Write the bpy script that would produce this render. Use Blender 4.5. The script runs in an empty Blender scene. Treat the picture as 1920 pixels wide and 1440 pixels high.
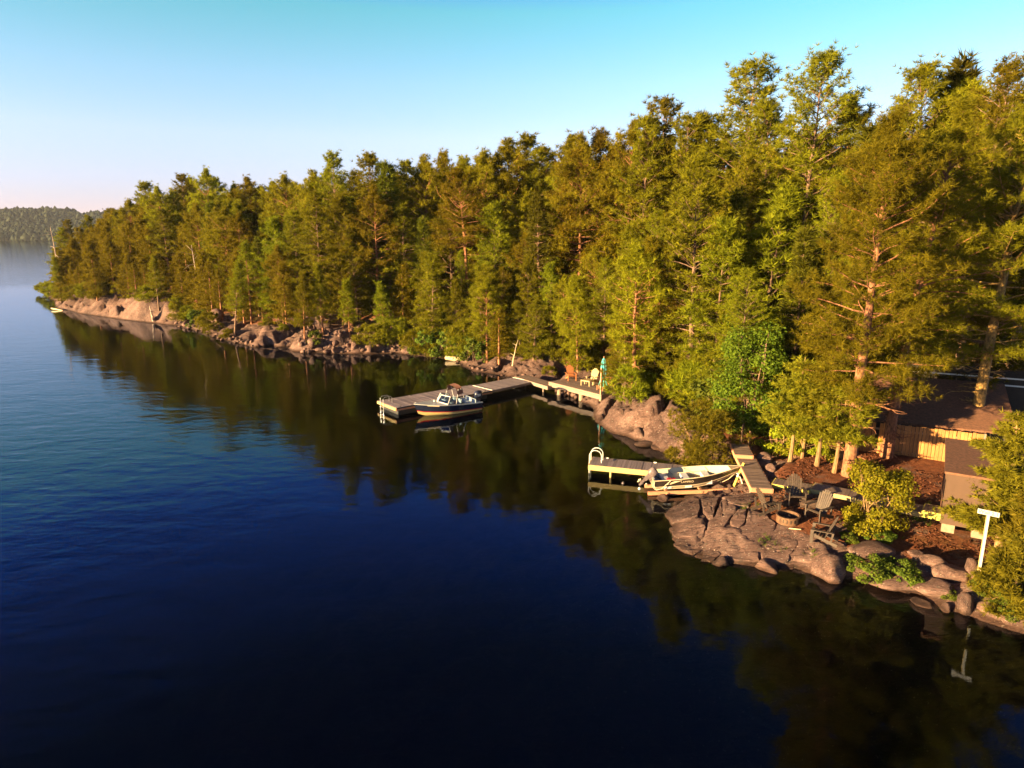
import bpy, bmesh, math, random
import numpy as np
from mathutils import Vector, Matrix, Quaternion

random.seed(7)
RNG = np.random.default_rng(11)
SC = bpy.context.scene
COL = SC.collection
R = math.radians

# ------------------------------------------------------------------ camera
F, TH, CH = 1250.0, math.atan(280 / 1250), 12.0          # focal length in photo pixels, pitch, height
cam_d = bpy.data.cameras.new('camera')
cam_d.sensor_width = 36.0
cam_d.lens = 36.0 * F / 1920.0
cam_d.clip_start, cam_d.clip_end = 0.1, 12000
cam = bpy.data.objects.new('camera', cam_d)
cam.location = (0, 0, CH)
cam.rotation_euler = (math.pi / 2 - TH, 0, 0)
COL.objects.link(cam)
SC.camera = cam

# ------------------------------------------------------------------ sky, sun, exposure
SUN_EL, SUN_AZ = R(8), R(242)                          # azimuth clockwise from +Y
SDIR = Vector((math.sin(SUN_AZ) * math.cos(SUN_EL), math.cos(SUN_AZ) * math.cos(SUN_EL), math.sin(SUN_EL)))
world = bpy.data.worlds.new('World')
SC.world = world
world.use_nodes = True
wt = world.node_tree
wt.nodes.clear()
w_out = wt.nodes.new('ShaderNodeOutputWorld')
w_bg = wt.nodes.new('ShaderNodeBackground')
w_sky = wt.nodes.new('ShaderNodeTexSky')
w_sky.sky_type = 'NISHITA'
w_sky.sun_disc = False
w_sky.sun_elevation = SUN_EL
w_sky.sun_rotation = SUN_AZ
w_sky.altitude = 200
w_sky.air_density, w_sky.dust_density, w_sky.ozone_density = 1.0, 0.2, 1.0
w_bg.inputs['Strength'].default_value = 0.05
# the photograph's cool, saturated rendering of the evening sky: one smooth grade from pink-white horizon to deep blue zenith
w_tc = wt.nodes.new('ShaderNodeTexCoord')
w_sp = wt.nodes.new('ShaderNodeSeparateXYZ')
w_rp = wt.nodes.new('ShaderNodeValToRGB')
w_mx = wt.nodes.new('ShaderNodeMix')
w_mx.data_type, w_mx.blend_type = 'RGBA', 'MULTIPLY'
w_mx.inputs[0].default_value = 1.0
wt.links.new(w_tc.outputs['Generated'], w_sp.inputs[0])
wt.links.new(w_sp.outputs[2], w_rp.inputs[0])
_e = w_rp.color_ramp.elements
SKY_GRADE = [(0.0, (.50, .45, 1.32)), (0.05, (.62, .60, 1.18)), (0.13, (.87, .85, 1.15)), (0.20, (.75, .94, 1.14)), (0.285, (.46, .99, .98)), (0.345, (.13, .47, 1.35)), (0.43, (.08, .29, .95)), (0.56, (.07, .17, .36)), (1.0, (.08, .17, .38))]
while len(_e) < len(SKY_GRADE):
    _e.new(0.5)
for _el, (_p, _c) in zip(_e, SKY_GRADE):
    _el.position, _el.color = _p, (*_c, 1)
wt.links.new(w_sky.outputs[0], w_mx.inputs[6])
wt.links.new(w_rp.outputs[0], w_mx.inputs[7])
wt.links.new(w_mx.outputs[2], w_bg.inputs['Color'])
wt.links.new(w_bg.outputs[0], w_out.inputs['Surface'])
sun_d = bpy.data.lights.new('sun', 'SUN')
sun_d.energy, sun_d.angle, sun_d.color = 5.0, R(0.5), (1.0, 0.69, 0.32)
sun = bpy.data.objects.new('sun', sun_d)
sun.rotation_euler = SDIR.to_track_quat('Z', 'Y').to_euler()
COL.objects.link(sun)
SC.view_settings.view_transform = 'Standard'
SC.view_settings.look = 'None'
SC.view_settings.gamma = 1.0
SC.view_settings.use_curve_mapping = False
SC.view_settings.exposure = 2.65
SC.cycles.max_bounces = 8
SC.cycles.transparent_max_bounces = 12
SC.cycles.volume_bounces = 0


def W(px, py, z=0.0):
    """the point at height z that the photo shows at pixel (px, py)"""
    x, y = (px - 960) / F, (720 - py) / F
    d = (x, y * math.sin(TH) + math.cos(TH), y * math.cos(TH) - math.sin(TH))
    t = (z - CH) / d[2]
    return Vector((d[0] * t, d[1] * t, z))


def P(X, Y, Z):
    z = Z - CH
    f = Y * math.cos(TH) - z * math.sin(TH)
    u = Y * math.sin(TH) + z * math.cos(TH)
    return 960 + F * X / f, 720 - F * u / f


# ------------------------------------------------------------------ noise
def _h(ix, iy, s):
    n = (ix.astype(np.int64) * 374761393 + iy.astype(np.int64) * 668265263 + s * 1274126177) & 0xffffffff
    n = ((n ^ (n >> 13)) * 1274126177) & 0xffffffff
    return ((n ^ (n >> 16)) & 0xffff) / 65535.0


def vnoise(x, y, s=0):
    x, y = np.asarray(x, float), np.asarray(y, float)
    ix, iy = np.floor(x), np.floor(y)
    fx, fy = x - ix, y - iy
    fx, fy = fx * fx * (3 - 2 * fx), fy * fy * (3 - 2 * fy)
    a, b = _h(ix, iy, s), _h(ix + 1, iy, s)
    c, d = _h(ix, iy + 1, s), _h(ix + 1, iy + 1, s)
    return (a + (b - a) * fx) * (1 - fy) + (c + (d - c) * fx) * fy - 0.5


def fbm(x, y, s=0, o=4):
    x, y = np.asarray(x, float), np.asarray(y, float)
    v, a, f = 0, 1.0, 1.0
    for k in range(o):
        v = v + a * vnoise(x * f + 17.3 * k, y * f - 9.1 * k, s + k)
        a *= 0.5
        f *= 2.03
    return v


# ------------------------------------------------------------------ materials
def new_mat(name):
    m = bpy.data.materials.new(name)
    m.use_nodes = True
    nt = m.node_tree
    nt.nodes.clear()
    out = nt.nodes.new('ShaderNodeOutputMaterial')
    return m, nt, out


def N(nt, t, **kw):
    n = nt.nodes.new(t)
    for k, v in kw.items():
        if k in n.inputs.keys():
            n.inputs[k].default_value = v
        else:
            setattr(n, k, v)
    return n


def ramp(nt, fac, stops):
    r = nt.nodes.new('ShaderNodeValToRGB')
    e = r.color_ramp.elements
    while len(e) < len(stops):
        e.new(0.5)
    for el, (p, c) in zip(e, stops):
        el.position = p
        el.color = (*c, 1) if len(c) == 3 else c
    nt.links.new(fac, r.inputs[0])
    return r.outputs[0]


def mix(nt, fac, a, b, blend='MIX'):
    m = nt.nodes.new('ShaderNodeMix')
    m.data_type = 'RGBA'
    m.blend_type = blend
    for v, i in ((fac, 0), (a, 6), (b, 7)):
        if hasattr(v, 'links'):
            nt.links.new(v, m.inputs[i])
        elif i == 0:
            m.inputs[i].default_value = v
        else:
            m.inputs[i].default_value = (*v, 1)
    return m.outputs[2]


def math_n(nt, op, a, b=None, clamp=False):
    m = nt.nodes.new('ShaderNodeMath')
    m.operation = op
    m.use_clamp = clamp
    for i, v in enumerate((a, b)):
        if v is None:
            continue
        if hasattr(v, 'links'):
            nt.links.new(v, m.inputs[i])
        else:
            m.inputs[i].default_value = v
    return m.outputs[0]


def coords(nt, scale=(1, 1, 1), kind='Object', rot=(0, 0, 0)):
    tc = nt.nodes.new('ShaderNodeTexCoord')
    mp = nt.nodes.new('ShaderNodeMapping')
    mp.inputs['Scale'].default_value = scale
    mp.inputs['Rotation'].default_value = rot
    if kind == 'World':
        g = nt.nodes.new('ShaderNodeNewGeometry')
        nt.links.new(g.outputs['Position'], mp.inputs[0])
    else:
        nt.links.new(tc.outputs[kind], mp.inputs[0])
    return mp.outputs[0]


def noise(nt, vec, scale, detail=4, rough=0.55, dist=0.0):
    n = nt.nodes.new('ShaderNodeTexNoise')
    n.inputs['Scale'].default_value = scale
    n.inputs['Detail'].default_value = detail
    n.inputs['Roughness'].default_value = rough
    n.inputs['Distortion'].default_value = dist
    nt.links.new(vec, n.inputs['Vector'])
    return n.outputs[0]


def plain(name, c, rough=0.5, var=0.15, scale=8, stretch=(1, 1, 1), bump=0.0, metal=0.0, rnd=0.0, kind='Object', spec=0.4):
    """a surface of one colour with grain: noise stretched along the piece, a little colour change from piece to piece"""
    m, nt, out = new_mat(name)
    b = nt.nodes.new('ShaderNodeBsdfPrincipled')
    vec = coords(nt, stretch, kind)
    n1 = noise(nt, vec, scale, 5, 0.6)
    lo = tuple(max(0, x * (1 - var * 1.6)) for x in c)
    hi = tuple(min(1, x * (1 + var * 1.3)) for x in c)
    colr = ramp(nt, n1, [(0.3, lo), (0.7, hi)])
    if rnd:
        oi = nt.nodes.new('ShaderNodeObjectInfo')
        k = math_n(nt, 'MULTIPLY_ADD', oi.outputs['Random'], rnd * 2)
        k.node.inputs[2].default_value = 1 - rnd
        cc = nt.nodes.new('ShaderNodeCombineColor')
        for i in range(3):
            nt.links.new(k, cc.inputs[i])
        colr = mix(nt, 1.0, colr, cc.outputs[0], 'MULTIPLY')
    nt.links.new(colr, b.inputs['Base Color'])
    b.inputs['Roughness'].default_value = rough
    b.inputs['Metallic'].default_value = metal
    b.inputs['Specular IOR Level'].default_value = spec
    if bump:
        bp = nt.nodes.new('ShaderNodeBump')
        bp.inputs['Strength'].default_value = 0.6
        bp.inputs['Distance'].default_value = bump
        nt.links.new(n1, bp.inputs['Height'])
        nt.links.new(bp.outputs[0], b.inputs['Normal'])
    nt.links.new(b.outputs[0], out.inputs[0])
    return m


def foliage_mat(name, dark, light, trans=0.44, rnd=0.26):
    m, nt, out = new_mat(name)
    at = N(nt, 'ShaderNodeAttribute', attribute_name='tint')
    oi = nt.nodes.new('ShaderNodeObjectInfo')
    c = ramp(nt, at.outputs['Fac'], [(0.0, dark), (1.0, light)])
    hs = nt.nodes.new('ShaderNodeHueSaturation')
    hv = math_n(nt, 'MULTIPLY_ADD', oi.outputs['Random'], 0.055)
    hv.node.inputs[2].default_value = 0.475
    vv = math_n(nt, 'MULTIPLY_ADD', oi.outputs['Random'], rnd * 2)
    vv.node.inputs[2].default_value = 1 - rnd
    nt.links.new(hv, hs.inputs['Hue'])
    nt.links.new(vv, hs.inputs['Value'])
    nt.links.new(c, hs.inputs['Color'])
    d = nt.nodes.new('ShaderNodeBsdfPrincipled')
    d.inputs['Roughness'].default_value = 0.6
    d.inputs['Specular IOR Level'].default_value = 0.06
    t = nt.nodes.new('ShaderNodeBsdfTranslucent')
    nt.links.new(hs.outputs[0], d.inputs['Base Color'])
    nt.links.new(hs.outputs[0], t.inputs['Color'])
    mx = nt.nodes.new('ShaderNodeMixShader')
    mx.inputs[0].default_value = trans
    nt.links.new(d.outputs[0], mx.inputs[1])
    nt.links.new(t.outputs[0], mx.inputs[2])
    nt.links.new(mx.outputs[0], out.inputs[0])
    return m


def rock_colour(nt, vec, tone=0.41):
    big = noise(nt, vec, 0.9, 5, 0.6, 0.3)
    c = ramp(nt, big, [(0.25, (0.16 * tone, 0.095 * tone, 0.085 * tone)), (0.5, (0.33 * tone, 0.205 * tone, 0.18 * tone)),
                       (0.75, (0.47 * tone, 0.32 * tone, 0.28 * tone))])
    c = mix(nt, 1.0, c, ramp(nt, noise(nt, vec, 0.22, 4, 0.7), [(0.35, (0.55, 0.52, 0.52)), (0.6, (1.2, 1.17, 1.12))]), 'MULTIPLY')
    mp = nt.nodes.new('ShaderNodeMapping')
    mp.inputs['Scale'].default_value = (0.45, 4.2, 3.4)
    mp.inputs['Rotation'].default_value = (0.2, 0.1, 0.15)
    nt.links.new(vec, mp.inputs[0])
    band = noise(nt, mp.outputs[0], 3.0, 6, 0.7, 0.6)
    c = mix(nt, 0.9, c, ramp(nt, band, [(0.34, (0.22, 0.20, 0.20)), (0.47, (0.85, 0.82, 0.80)), (0.62, (1.15, 1.1, 1.05)), (0.72, (1.6, 1.5, 1.4))]), 'MULTIPLY')
    lich = noise(nt, vec, 5.0, 4, 0.65)
    c = mix(nt, ramp(nt, lich, [(0.60, (0, 0, 0)), (0.68, (0.8, 0.8, 0.8))]), c, (0.10, 0.085, 0.07))
    spk = noise(nt, vec, 13, 2, 0.5)
    c = mix(nt, ramp(nt, spk, [(0.66, (0, 0, 0)), (0.72, (0.6, 0.6, 0.6))]), c, (0.5, 0.44, 0.38))
    h = math_n(nt, 'ADD', math_n(nt, 'MULTIPLY', band, 0.7), math_n(nt, 'MULTIPLY', big, 0.6))
    h = math_n(nt, 'ADD', h, math_n(nt, 'MULTIPLY', noise(nt, vec, 22, 3, 0.6), 0.18))
    return c, h


def wet_edge(nt, c):
    """bare rock is stained dark in a band along the waterline"""
    g = nt.nodes.new('ShaderNodeNewGeometry')
    sp = nt.nodes.new('ShaderNodeSeparateXYZ')
    nt.links.new(g.outputs['Position'], sp.inputs[0])
    mr = N(nt, 'ShaderNodeMapRange')
    mr.inputs['From Min'].default_value = 0.06
    mr.inputs['From Max'].default_value = 0.20
    nt.links.new(sp.outputs[2], mr.inputs[0])
    return mix(nt, mr.outputs[0], mix(nt, 1.0, c, (0.38, 0.33, 0.28), 'MULTIPLY'), c)


def make_rock_mat(name, kind='World', tone=0.41, rnd=0.0):
    m, nt, out = new_mat(name)
    b = nt.nodes.new('ShaderNodeBsdfPrincipled')
    vec = coords(nt, (1, 1, 1), kind)
    c, h = rock_colour(nt, vec, tone)
    if rnd:
        oi = nt.nodes.new('ShaderNodeObjectInfo')
        c = mix(nt, 1.0, c, ramp(nt, oi.outputs['Random'], [(0, (1 - rnd,) * 3), (1, (1 + rnd, 1 + rnd * .9, 1 + rnd * .8))]), 'MULTIPLY')
    c = wet_edge(nt, c)
    nt.links.new(c, b.inputs['Base Color'])
    b.inputs['Roughness'].default_value = 0.82
    b.inputs['Specular IOR Level'].default_value = 0.25
    bp = nt.nodes.new('ShaderNodeBump')
    bp.inputs['Strength'].default_value = 0.9
    bp.inputs['Distance'].default_value = 0.14
    nt.links.new(h, bp.inputs['Height'])
    nt.links.new(bp.outputs[0], b.inputs['Normal'])
    nt.links.new(b.outputs[0], out.inputs[0])
    return m


def make_terrain_mat():
    m, nt, out = new_mat('ground_rock_and_needle_litter')
    b = nt.nodes.new('ShaderNodeBsdfPrincipled')
    vec = coords(nt, (1, 1, 1), 'World')
    c, h = rock_colour(nt, vec, 0.41)
    lit = noise(nt, vec, 4.5, 8, 0.78)
    litter = ramp(nt, lit, [(0.3, (0.05, 0.018, 0.009)), (0.5, (0.13, 0.042, 0.018)), (0.72, (0.22, 0.085, 0.04))])
    gr = noise(nt, vec, 0.5, 4, 0.6)
    grav = noise(nt, vec, 16, 3, 0.7)
    gravel = ramp(nt, grav, [(0.3, (0.05, 0.038, 0.034)), (0.7, (0.19, 0.14, 0.12))])
    litter = mix(nt, ramp(nt, gr, [(0.55, (0, 0, 0)), (0.66, (0.7, 0.7, 0.7))]), litter, gravel)
    mossn = noise(nt, vec, 1.3, 5, 0.65)
    moss = ramp(nt, noise(nt, vec, 9, 3), [(0.3, (0.03, 0.035, 0.008)), (0.7, (0.10, 0.105, 0.022))])
    soil = N(nt, 'ShaderNodeAttribute', attribute_name='soil')
    s = math_n(nt, 'ADD', soil.outputs['Fac'], math_n(nt, 'MULTIPLY', math_n(nt, 'SUBTRACT', noise(nt, vec, 1.1, 5, 0.65), 0.5), 1.6))
    sf = ramp(nt, s, [(0.42, (0, 0, 0)), (0.58, (1, 1, 1))])
    green = N(nt, 'ShaderNodeAttribute', attribute_name='green')
    gfac = math_n(nt, 'MULTIPLY', green.outputs['Fac'], ramp(nt, mossn, [(0.42, (0, 0, 0)), (0.58, (1, 1, 1))]))
    c = mix(nt, sf, c, mix(nt, gfac, litter, moss))
    c = wet_edge(nt, c)
    nt.links.new(c, b.inputs['Base Color'])
    b.inputs['Roughness'].default_value = 0.88
    b.inputs['Specular IOR Level'].default_value = 0.2
    h2 = mix(nt, sf, h, math_n(nt, 'ADD', math_n(nt, 'MULTIPLY', lit, .45), math_n(nt, 'MULTIPLY', noise(nt, vec, 26, 4, 0.7), .35)))
    bp = nt.nodes.new('ShaderNodeBump')
    bp.inputs['Strength'].default_value = 0.9
    bp.inputs['Distance'].default_value = 0.13
    nt.links.new(h2, bp.inputs['Height'])
    nt.links.new(bp.outputs[0], b.inputs['Normal'])
    nt.links.new(b.outputs[0], out.inputs[0])
    return m


def make_water_mat():
    m, nt, out = new_mat('lake_water')
    vec = coords(nt, (1, 1, 1), 'World')
    # wind ripples: stronger on the open lake, calm in the lee of the shore
    st = nt.nodes.new('ShaderNodeMapping')
    st.inputs['Scale'].default_value = (0.55, 1.0, 1.0)
    st.inputs['Rotation'].default_value = (0, 0, R(-14))
    nt.links.new(vec, st.inputs[0])
    n1 = noise(nt, st.outputs[0], 1.5, 3, 0.5, 0.4)
    n2 = noise(nt, st.outputs[0], 0.42, 2, 0.5, 0.6)
    n3 = noise(nt, st.outputs[0], 5.0, 2, 0.5)
    calm = N(nt, 'ShaderNodeAttribute', attribute_name='open')
    patch = noise(nt, vec, 0.02, 3, 0.5)
    amp = math_n(nt, 'MULTIPLY', calm.outputs['Fac'], ramp(nt, patch, [(0.3, (0.7, 0.7, 0.7)), (0.7, (1.2, 1.2, 1.2))]))
    h = math_n(nt, 'ADD', math_n(nt, 'MULTIPLY', n1, 0.026), math_n(nt, 'MULTIPLY', n2, 0.05))
    h = math_n(nt, 'ADD', h, math_n(nt, 'MULTIPLY', n3, 0.0045))
    h = math_n(nt, 'MULTIPLY', h, amp)
    bp = nt.nodes.new('ShaderNodeBump')
    bp.inputs['Strength'].default_value = 1.0
    bp.inputs['Distance'].default_value = 1.0
    nt.links.new(h, bp.inputs['Height'])
    fr = nt.nodes.new('ShaderNodeFresnel')
    fr.inputs['IOR'].default_value = 1.333
    nt.links.new(bp.outputs[0], fr.inputs['Normal'])
    gl = nt.nodes.new('ShaderNodeBsdfGlossy')
    gl.inputs['Roughness'].default_value = 0.03
    gl.inputs['Color'].default_value = (0.74, 0.83, 1.0, 1)
    nt.links.new(bp.outputs[0], gl.inputs['Normal'])
    tr = nt.nodes.new('ShaderNodeBsdfTransparent')
    mx = nt.nodes.new('ShaderNodeMixShader')
    nt.links.new(fr.outputs[0], mx.inputs[0])
    nt.links.new(tr.outputs[0], mx.inputs[1])
    nt.links.new(gl.outputs[0], mx.inputs[2])
    nt.links.new(mx.outputs[0], out.inputs['Surface'])
    ab = nt.nodes.new('ShaderNodeVolumeAbsorption')
    ab.inputs['Color'].default_value = (0.50, 0.44, 0.20, 1)
    ab.inputs['Density'].default_value = 0.55
    nt.links.new(ab.outputs[0], out.inputs['Volume'])
    return m


def glass_mat(name, c):
    m, nt, out = new_mat(name)
    fr = N(nt, 'ShaderNodeFresnel', IOR=1.5)
    gl = nt.nodes.new('ShaderNodeBsdfGlossy')
    gl.inputs['Roughness'].default_value = 0.02
    tr = nt.nodes.new('ShaderNodeBsdfTransparent')
    tr.inputs[0].default_value = (*c, 1)
    mx = nt.nodes.new('ShaderNodeMixShader')
    nt.links.new(fr.outputs[0], mx.inputs[0])
    nt.links.new(tr.outputs[0], mx.inputs[1])
    nt.links.new(gl.outputs[0], mx.inputs[2])
    nt.links.new(mx.outputs[0], out.inputs[0])
    return m


M = dict(
    rock=make_rock_mat('granite'), boulder=make_rock_mat('boulder_granite', 'Object', 0.52, 0.3),
    terrain=make_terrain_mat(), water=make_water_mat(),
    deck_grey=plain('weathered_grey_decking', (0.22, 0.175, 0.185), 0.75, 0.22, 6, (1, 8, 8), 0.004, rnd=0.16),
    deck_brown=plain('weathered_brown_decking', (0.17, 0.115, 0.09), 0.8, 0.25, 6, (8, 1, 8), 0.004, rnd=0.2),
    deck_purple=plain('weathered_dock_boards', (0.20, 0.155, 0.16), 0.8, 0.25, 6, (8, 1, 8), 0.004, rnd=0.22),
    wood_new=plain('new_pale_lumber', (0.36, 0.26, 0.105), 0.7, 0.12, 5, (1, 10, 10), 0.002, rnd=0.08),
    wood_yellow=plain('yellow_treated_lumber', (0.48, 0.39, 0.07), 0.7, 0.12, 5, (1, 10, 10), 0.002, rnd=0.06),
    wood_old=plain('silvered_lumber', (0.19, 0.135, 0.105), 0.8, 0.22, 5, (1, 10, 10), 0.004, rnd=0.15),
    wood_red=plain('reddish_lumber', (0.42, 0.20, 0.11), 0.75, 0.2, 5, (1, 8, 8), 0.003, rnd=0.12),
    fence=plain('fence_board_wood', (0.32, 0.142, 0.042), 0.75, 0.22, 4, (8, 8, 1), 0.003, rnd=0.22),
    chair_dark=plain('dark_stained_wood', (0.055, 0.038, 0.028), 0.65, 0.3, 6, (4, 4, 2), 0.002, rnd=0.2),
    chair_orange=plain('oiled_cedar_wood', (0.33, 0.12, 0.04), 0.6, 0.18, 6, (4, 4, 2), 0.002, rnd=0.1),
    chair_pale=plain('pale_yellow_wood', (0.36, 0.26, 0.12), 0.6, 0.15, 6, (4, 4, 2), 0.002, rnd=0.08),
    brown_paint=plain('brown_painted_siding', (0.062, 0.032, 0.018), 0.7, 0.07, 3, (1, 1, 1), 0.0, rnd=0.06),
    brown_roof=plain('brown_roofing_felt', (0.13, 0.058, 0.032), 0.9, 0.25, 9, (1, 1, 1), 0.004),
    dark_wall=plain('dark_stained_wall', (0.03, 0.022, 0.018), 0.8, 0.2, 4),
    white=plain('white_paint', (0.58, 0.57, 0.54), 0.45, 0.04, 5),
    gelcoat=plain('white_gelcoat', (0.50, 0.50, 0.49), 0.3, 0.04, 3, spec=0.5),
    cream=plain('cream_bottom_paint', (0.55, 0.43, 0.17), 0.45, 0.06, 3),
    navy=plain('navy_gelcoat', (0.012, 0.016, 0.035), 0.22, 0.1, 3, spec=0.5),
    red=plain('red_stripe_paint', (0.45, 0.02, 0.02), 0.35, 0.08, 3),
    bimini=plain('brown_canvas', (0.20, 0.085, 0.055), 0.85, 0.12, 10),
    steel=plain('brushed_steel', (0.6, 0.6, 0.6), 0.3, 0.06, 20, metal=0.9),
    black=plain('black_rubber', (0.02, 0.02, 0.022), 0.6, 0.2, 6),
    vinyl=plain('pale_vinyl', (0.46, 0.45, 0.44), 0.5, 0.05, 6),
    motor=plain('motor_cowling_paint', (0.02, 0.024, 0.05), 0.3, 0.1, 4),
    motor_grey=plain('grey_motor_paint', (0.13, 0.10, 0.10), 0.35, 0.2, 6),
    alu=plain('aluminium_hull_paint', (0.30, 0.235, 0.165), 0.4, 0.06, 4, metal=0.2),
    alu_in=plain('pale_boat_interior_paint', (0.40, 0.40, 0.43), 0.5, 0.06, 4),
    alu_in_sunlit=plain('sunlit_boat_interior_paint', (0.42, 0.38, 0.26), 0.5, 0.05, 4),  # copy of the pale interior paint with warm sunlight put into its colour
    band=plain('black_hull_band', (0.022, 0.016, 0.014), 0.35, 0.15, 4),
    decal=plain('pale_decal', (0.5, 0.40, 0.26), 0.5, 0.05, 4),
    crimson=plain('crimson_plastic', (0.30, 0.015, 0.03), 0.4, 0.1, 6),
    teal=plain('teal_umbrella_cloth', (0.06, 0.36, 0.36), 0.8, 0.12, 6, (3, 3, 0.6)),
    rope=plain('pale_rope', (0.62, 0.50, 0.33), 0.8, 0.15, 40),
    rust=plain('rusty_steel', (0.11, 0.055, 0.028), 0.8, 0.4, 7, bump=0.004),
    ash=plain('grey_ash', (0.09, 0.07, 0.065), 0.95, 0.4, 14, bump=0.01),
    char=plain('charred_log_bark', (0.06, 0.035, 0.025), 0.9, 0.5, 9, bump=0.01),
    concrete=plain('concrete_block', (0.22, 0.155, 0.11), 0.9, 0.15, 12, bump=0.004),
    ink=plain('dark_sign_lettering', (0.03, 0.03, 0.05), 0.6, 0.1, 5),
    driftwood=plain('bleached_driftwood', (0.56, 0.42, 0.26), 0.85, 0.25, 4, (2, 2, 9), 0.006),
    snagwood=plain('grey_dead_wood', (0.36, 0.26, 0.20), 0.85, 0.3, 4, (5, 5, 1), 0.006),
    bark_red=plain('red_pine_bark', (0.21, 0.088, 0.042), 0.9, 0.5, 6, (2.2, 2.2, 0.7), 0.06, rnd=0.15),
    bark_grey=plain('grey_pine_bark', (0.17, 0.10, 0.065), 0.9, 0.42, 7, (2.2, 2.2, 0.6), 0.025, rnd=0.2),
    bark_pale=plain('pale_cedar_bark', (0.20, 0.115, 0.05), 0.9, 0.4, 7, (3, 3, 0.5), 0.02, rnd=0.15),
    bark_gold=plain('lichened_yellow_bark', (0.24, 0.14, 0.04), 0.9, 0.5, 6, (1.5, 1.5, 1.0), 0.025),
    n_white=foliage_mat('white_pine_needles', (0.088, 0.090, 0.005), (0.225, 0.208, 0.009)),
    n_red=foliage_mat('red_pine_needles', (0.096, 0.086, 0.005), (0.242, 0.206, 0.009)),
    n_young=foliage_mat('young_pine_needles', (0.092, 0.098, 0.005), (0.220, 0.208, 0.009)),
    n_spruce=foliage_mat('dark_spruce_needles', (0.058, 0.064, 0.006), (0.140, 0.130, 0.010)),
    n_dead=foliage_mat('rusty_dead_needles', (0.075, 0.032, 0.014), (0.16, 0.075, 0.032), 0.25),
    l_maple=foliage_mat('bright_green_leaves', (0.052, 0.080, 0.007), (0.135, 0.160, 0.012), 0.45),
    l_yellow=foliage_mat('yellow_green_leaves', (0.13, 0.145, 0.008), (0.29, 0.27, 0.014), 0.45),
    l_cedar=foliage_mat('cedar_sprays', (0.095, 0.095, 0.007), (0.215, 0.185, 0.012), 0.4),
    l_low=foliage_mat('low_shrub_leaves', (0.050, 0.080, 0.010), (0.130, 0.150, 0.018), 0.45),
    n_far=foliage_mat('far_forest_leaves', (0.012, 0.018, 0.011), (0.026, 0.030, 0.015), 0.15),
)
M['glass'] = glass_mat('windscreen_glass', (0.55, 0.68, 0.78))


# ------------------------------------------------------------------ objects
def mesh_np(name, v, f, mat, smooth=False, attrs=None):
    me = bpy.data.meshes.new(name)
    v = np.asarray(v, np.float32)
    if isinstance(f, np.ndarray):
        k = f.shape[1]
        me.vertices.add(len(v))
        me.vertices.foreach_set('co', v.ravel())
        me.loops.add(f.size)
        me.loops.foreach_set('vertex_index', f.ravel().astype(np.int32))
        me.polygons.add(len(f))
        me.polygons.foreach_set('loop_start', np.arange(0, f.size, k, dtype=np.int32))
        me.polygons.foreach_set('loop_total', np.full(len(f), k, np.int32))
        me.update(calc_edges=True)
    else:
        me.from_pydata([tuple(map(float, p)) for p in v], [], f)
        me.update()
    if smooth:
        me.polygons.foreach_set('use_smooth', np.ones(len(me.polygons), bool))
    for k, a in (attrs or {}).items():
        at = me.attributes.new(k, 'FLOAT', 'POINT')
        at.data.foreach_set('value', np.asarray(a, np.float32))
    if mat is not None:
        me.materials.append(mat)
    return me


def link(name, me, parent=None, loc=(0, 0, 0), rot=(0, 0, 0), scale=(1, 1, 1)):
    o = bpy.data.objects.new(name, me)
    COL.objects.link(o)
    o.location, o.rotation_euler, o.scale = loc, rot, scale
    o.parent = parent
    return o


def tag(o, label=None, cat=None, group=None, kind=None):
    for k, v in (('label', label), ('category', cat), ('group', group), ('kind', kind)):
        if v:
            o[k] = v
    return o


def thing(name, label, cat, loc=(0, 0, 0), rz=0.0, group=None, scale=1.0):
    o = bpy.data.objects.new(name, None)
    COL.objects.link(o)
    o.empty_display_size = 0.3
    o.location, o.rotation_euler, o.scale = loc, (0, 0, rz), (scale,) * 3
    return tag(o, label, cat, group)


def copy_tree(o, parent=None):
    c = o.copy()
    COL.objects.link(c)
    c.parent = parent
    for ch in list(o.children):
        copy_tree(ch, c)
    return c


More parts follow.
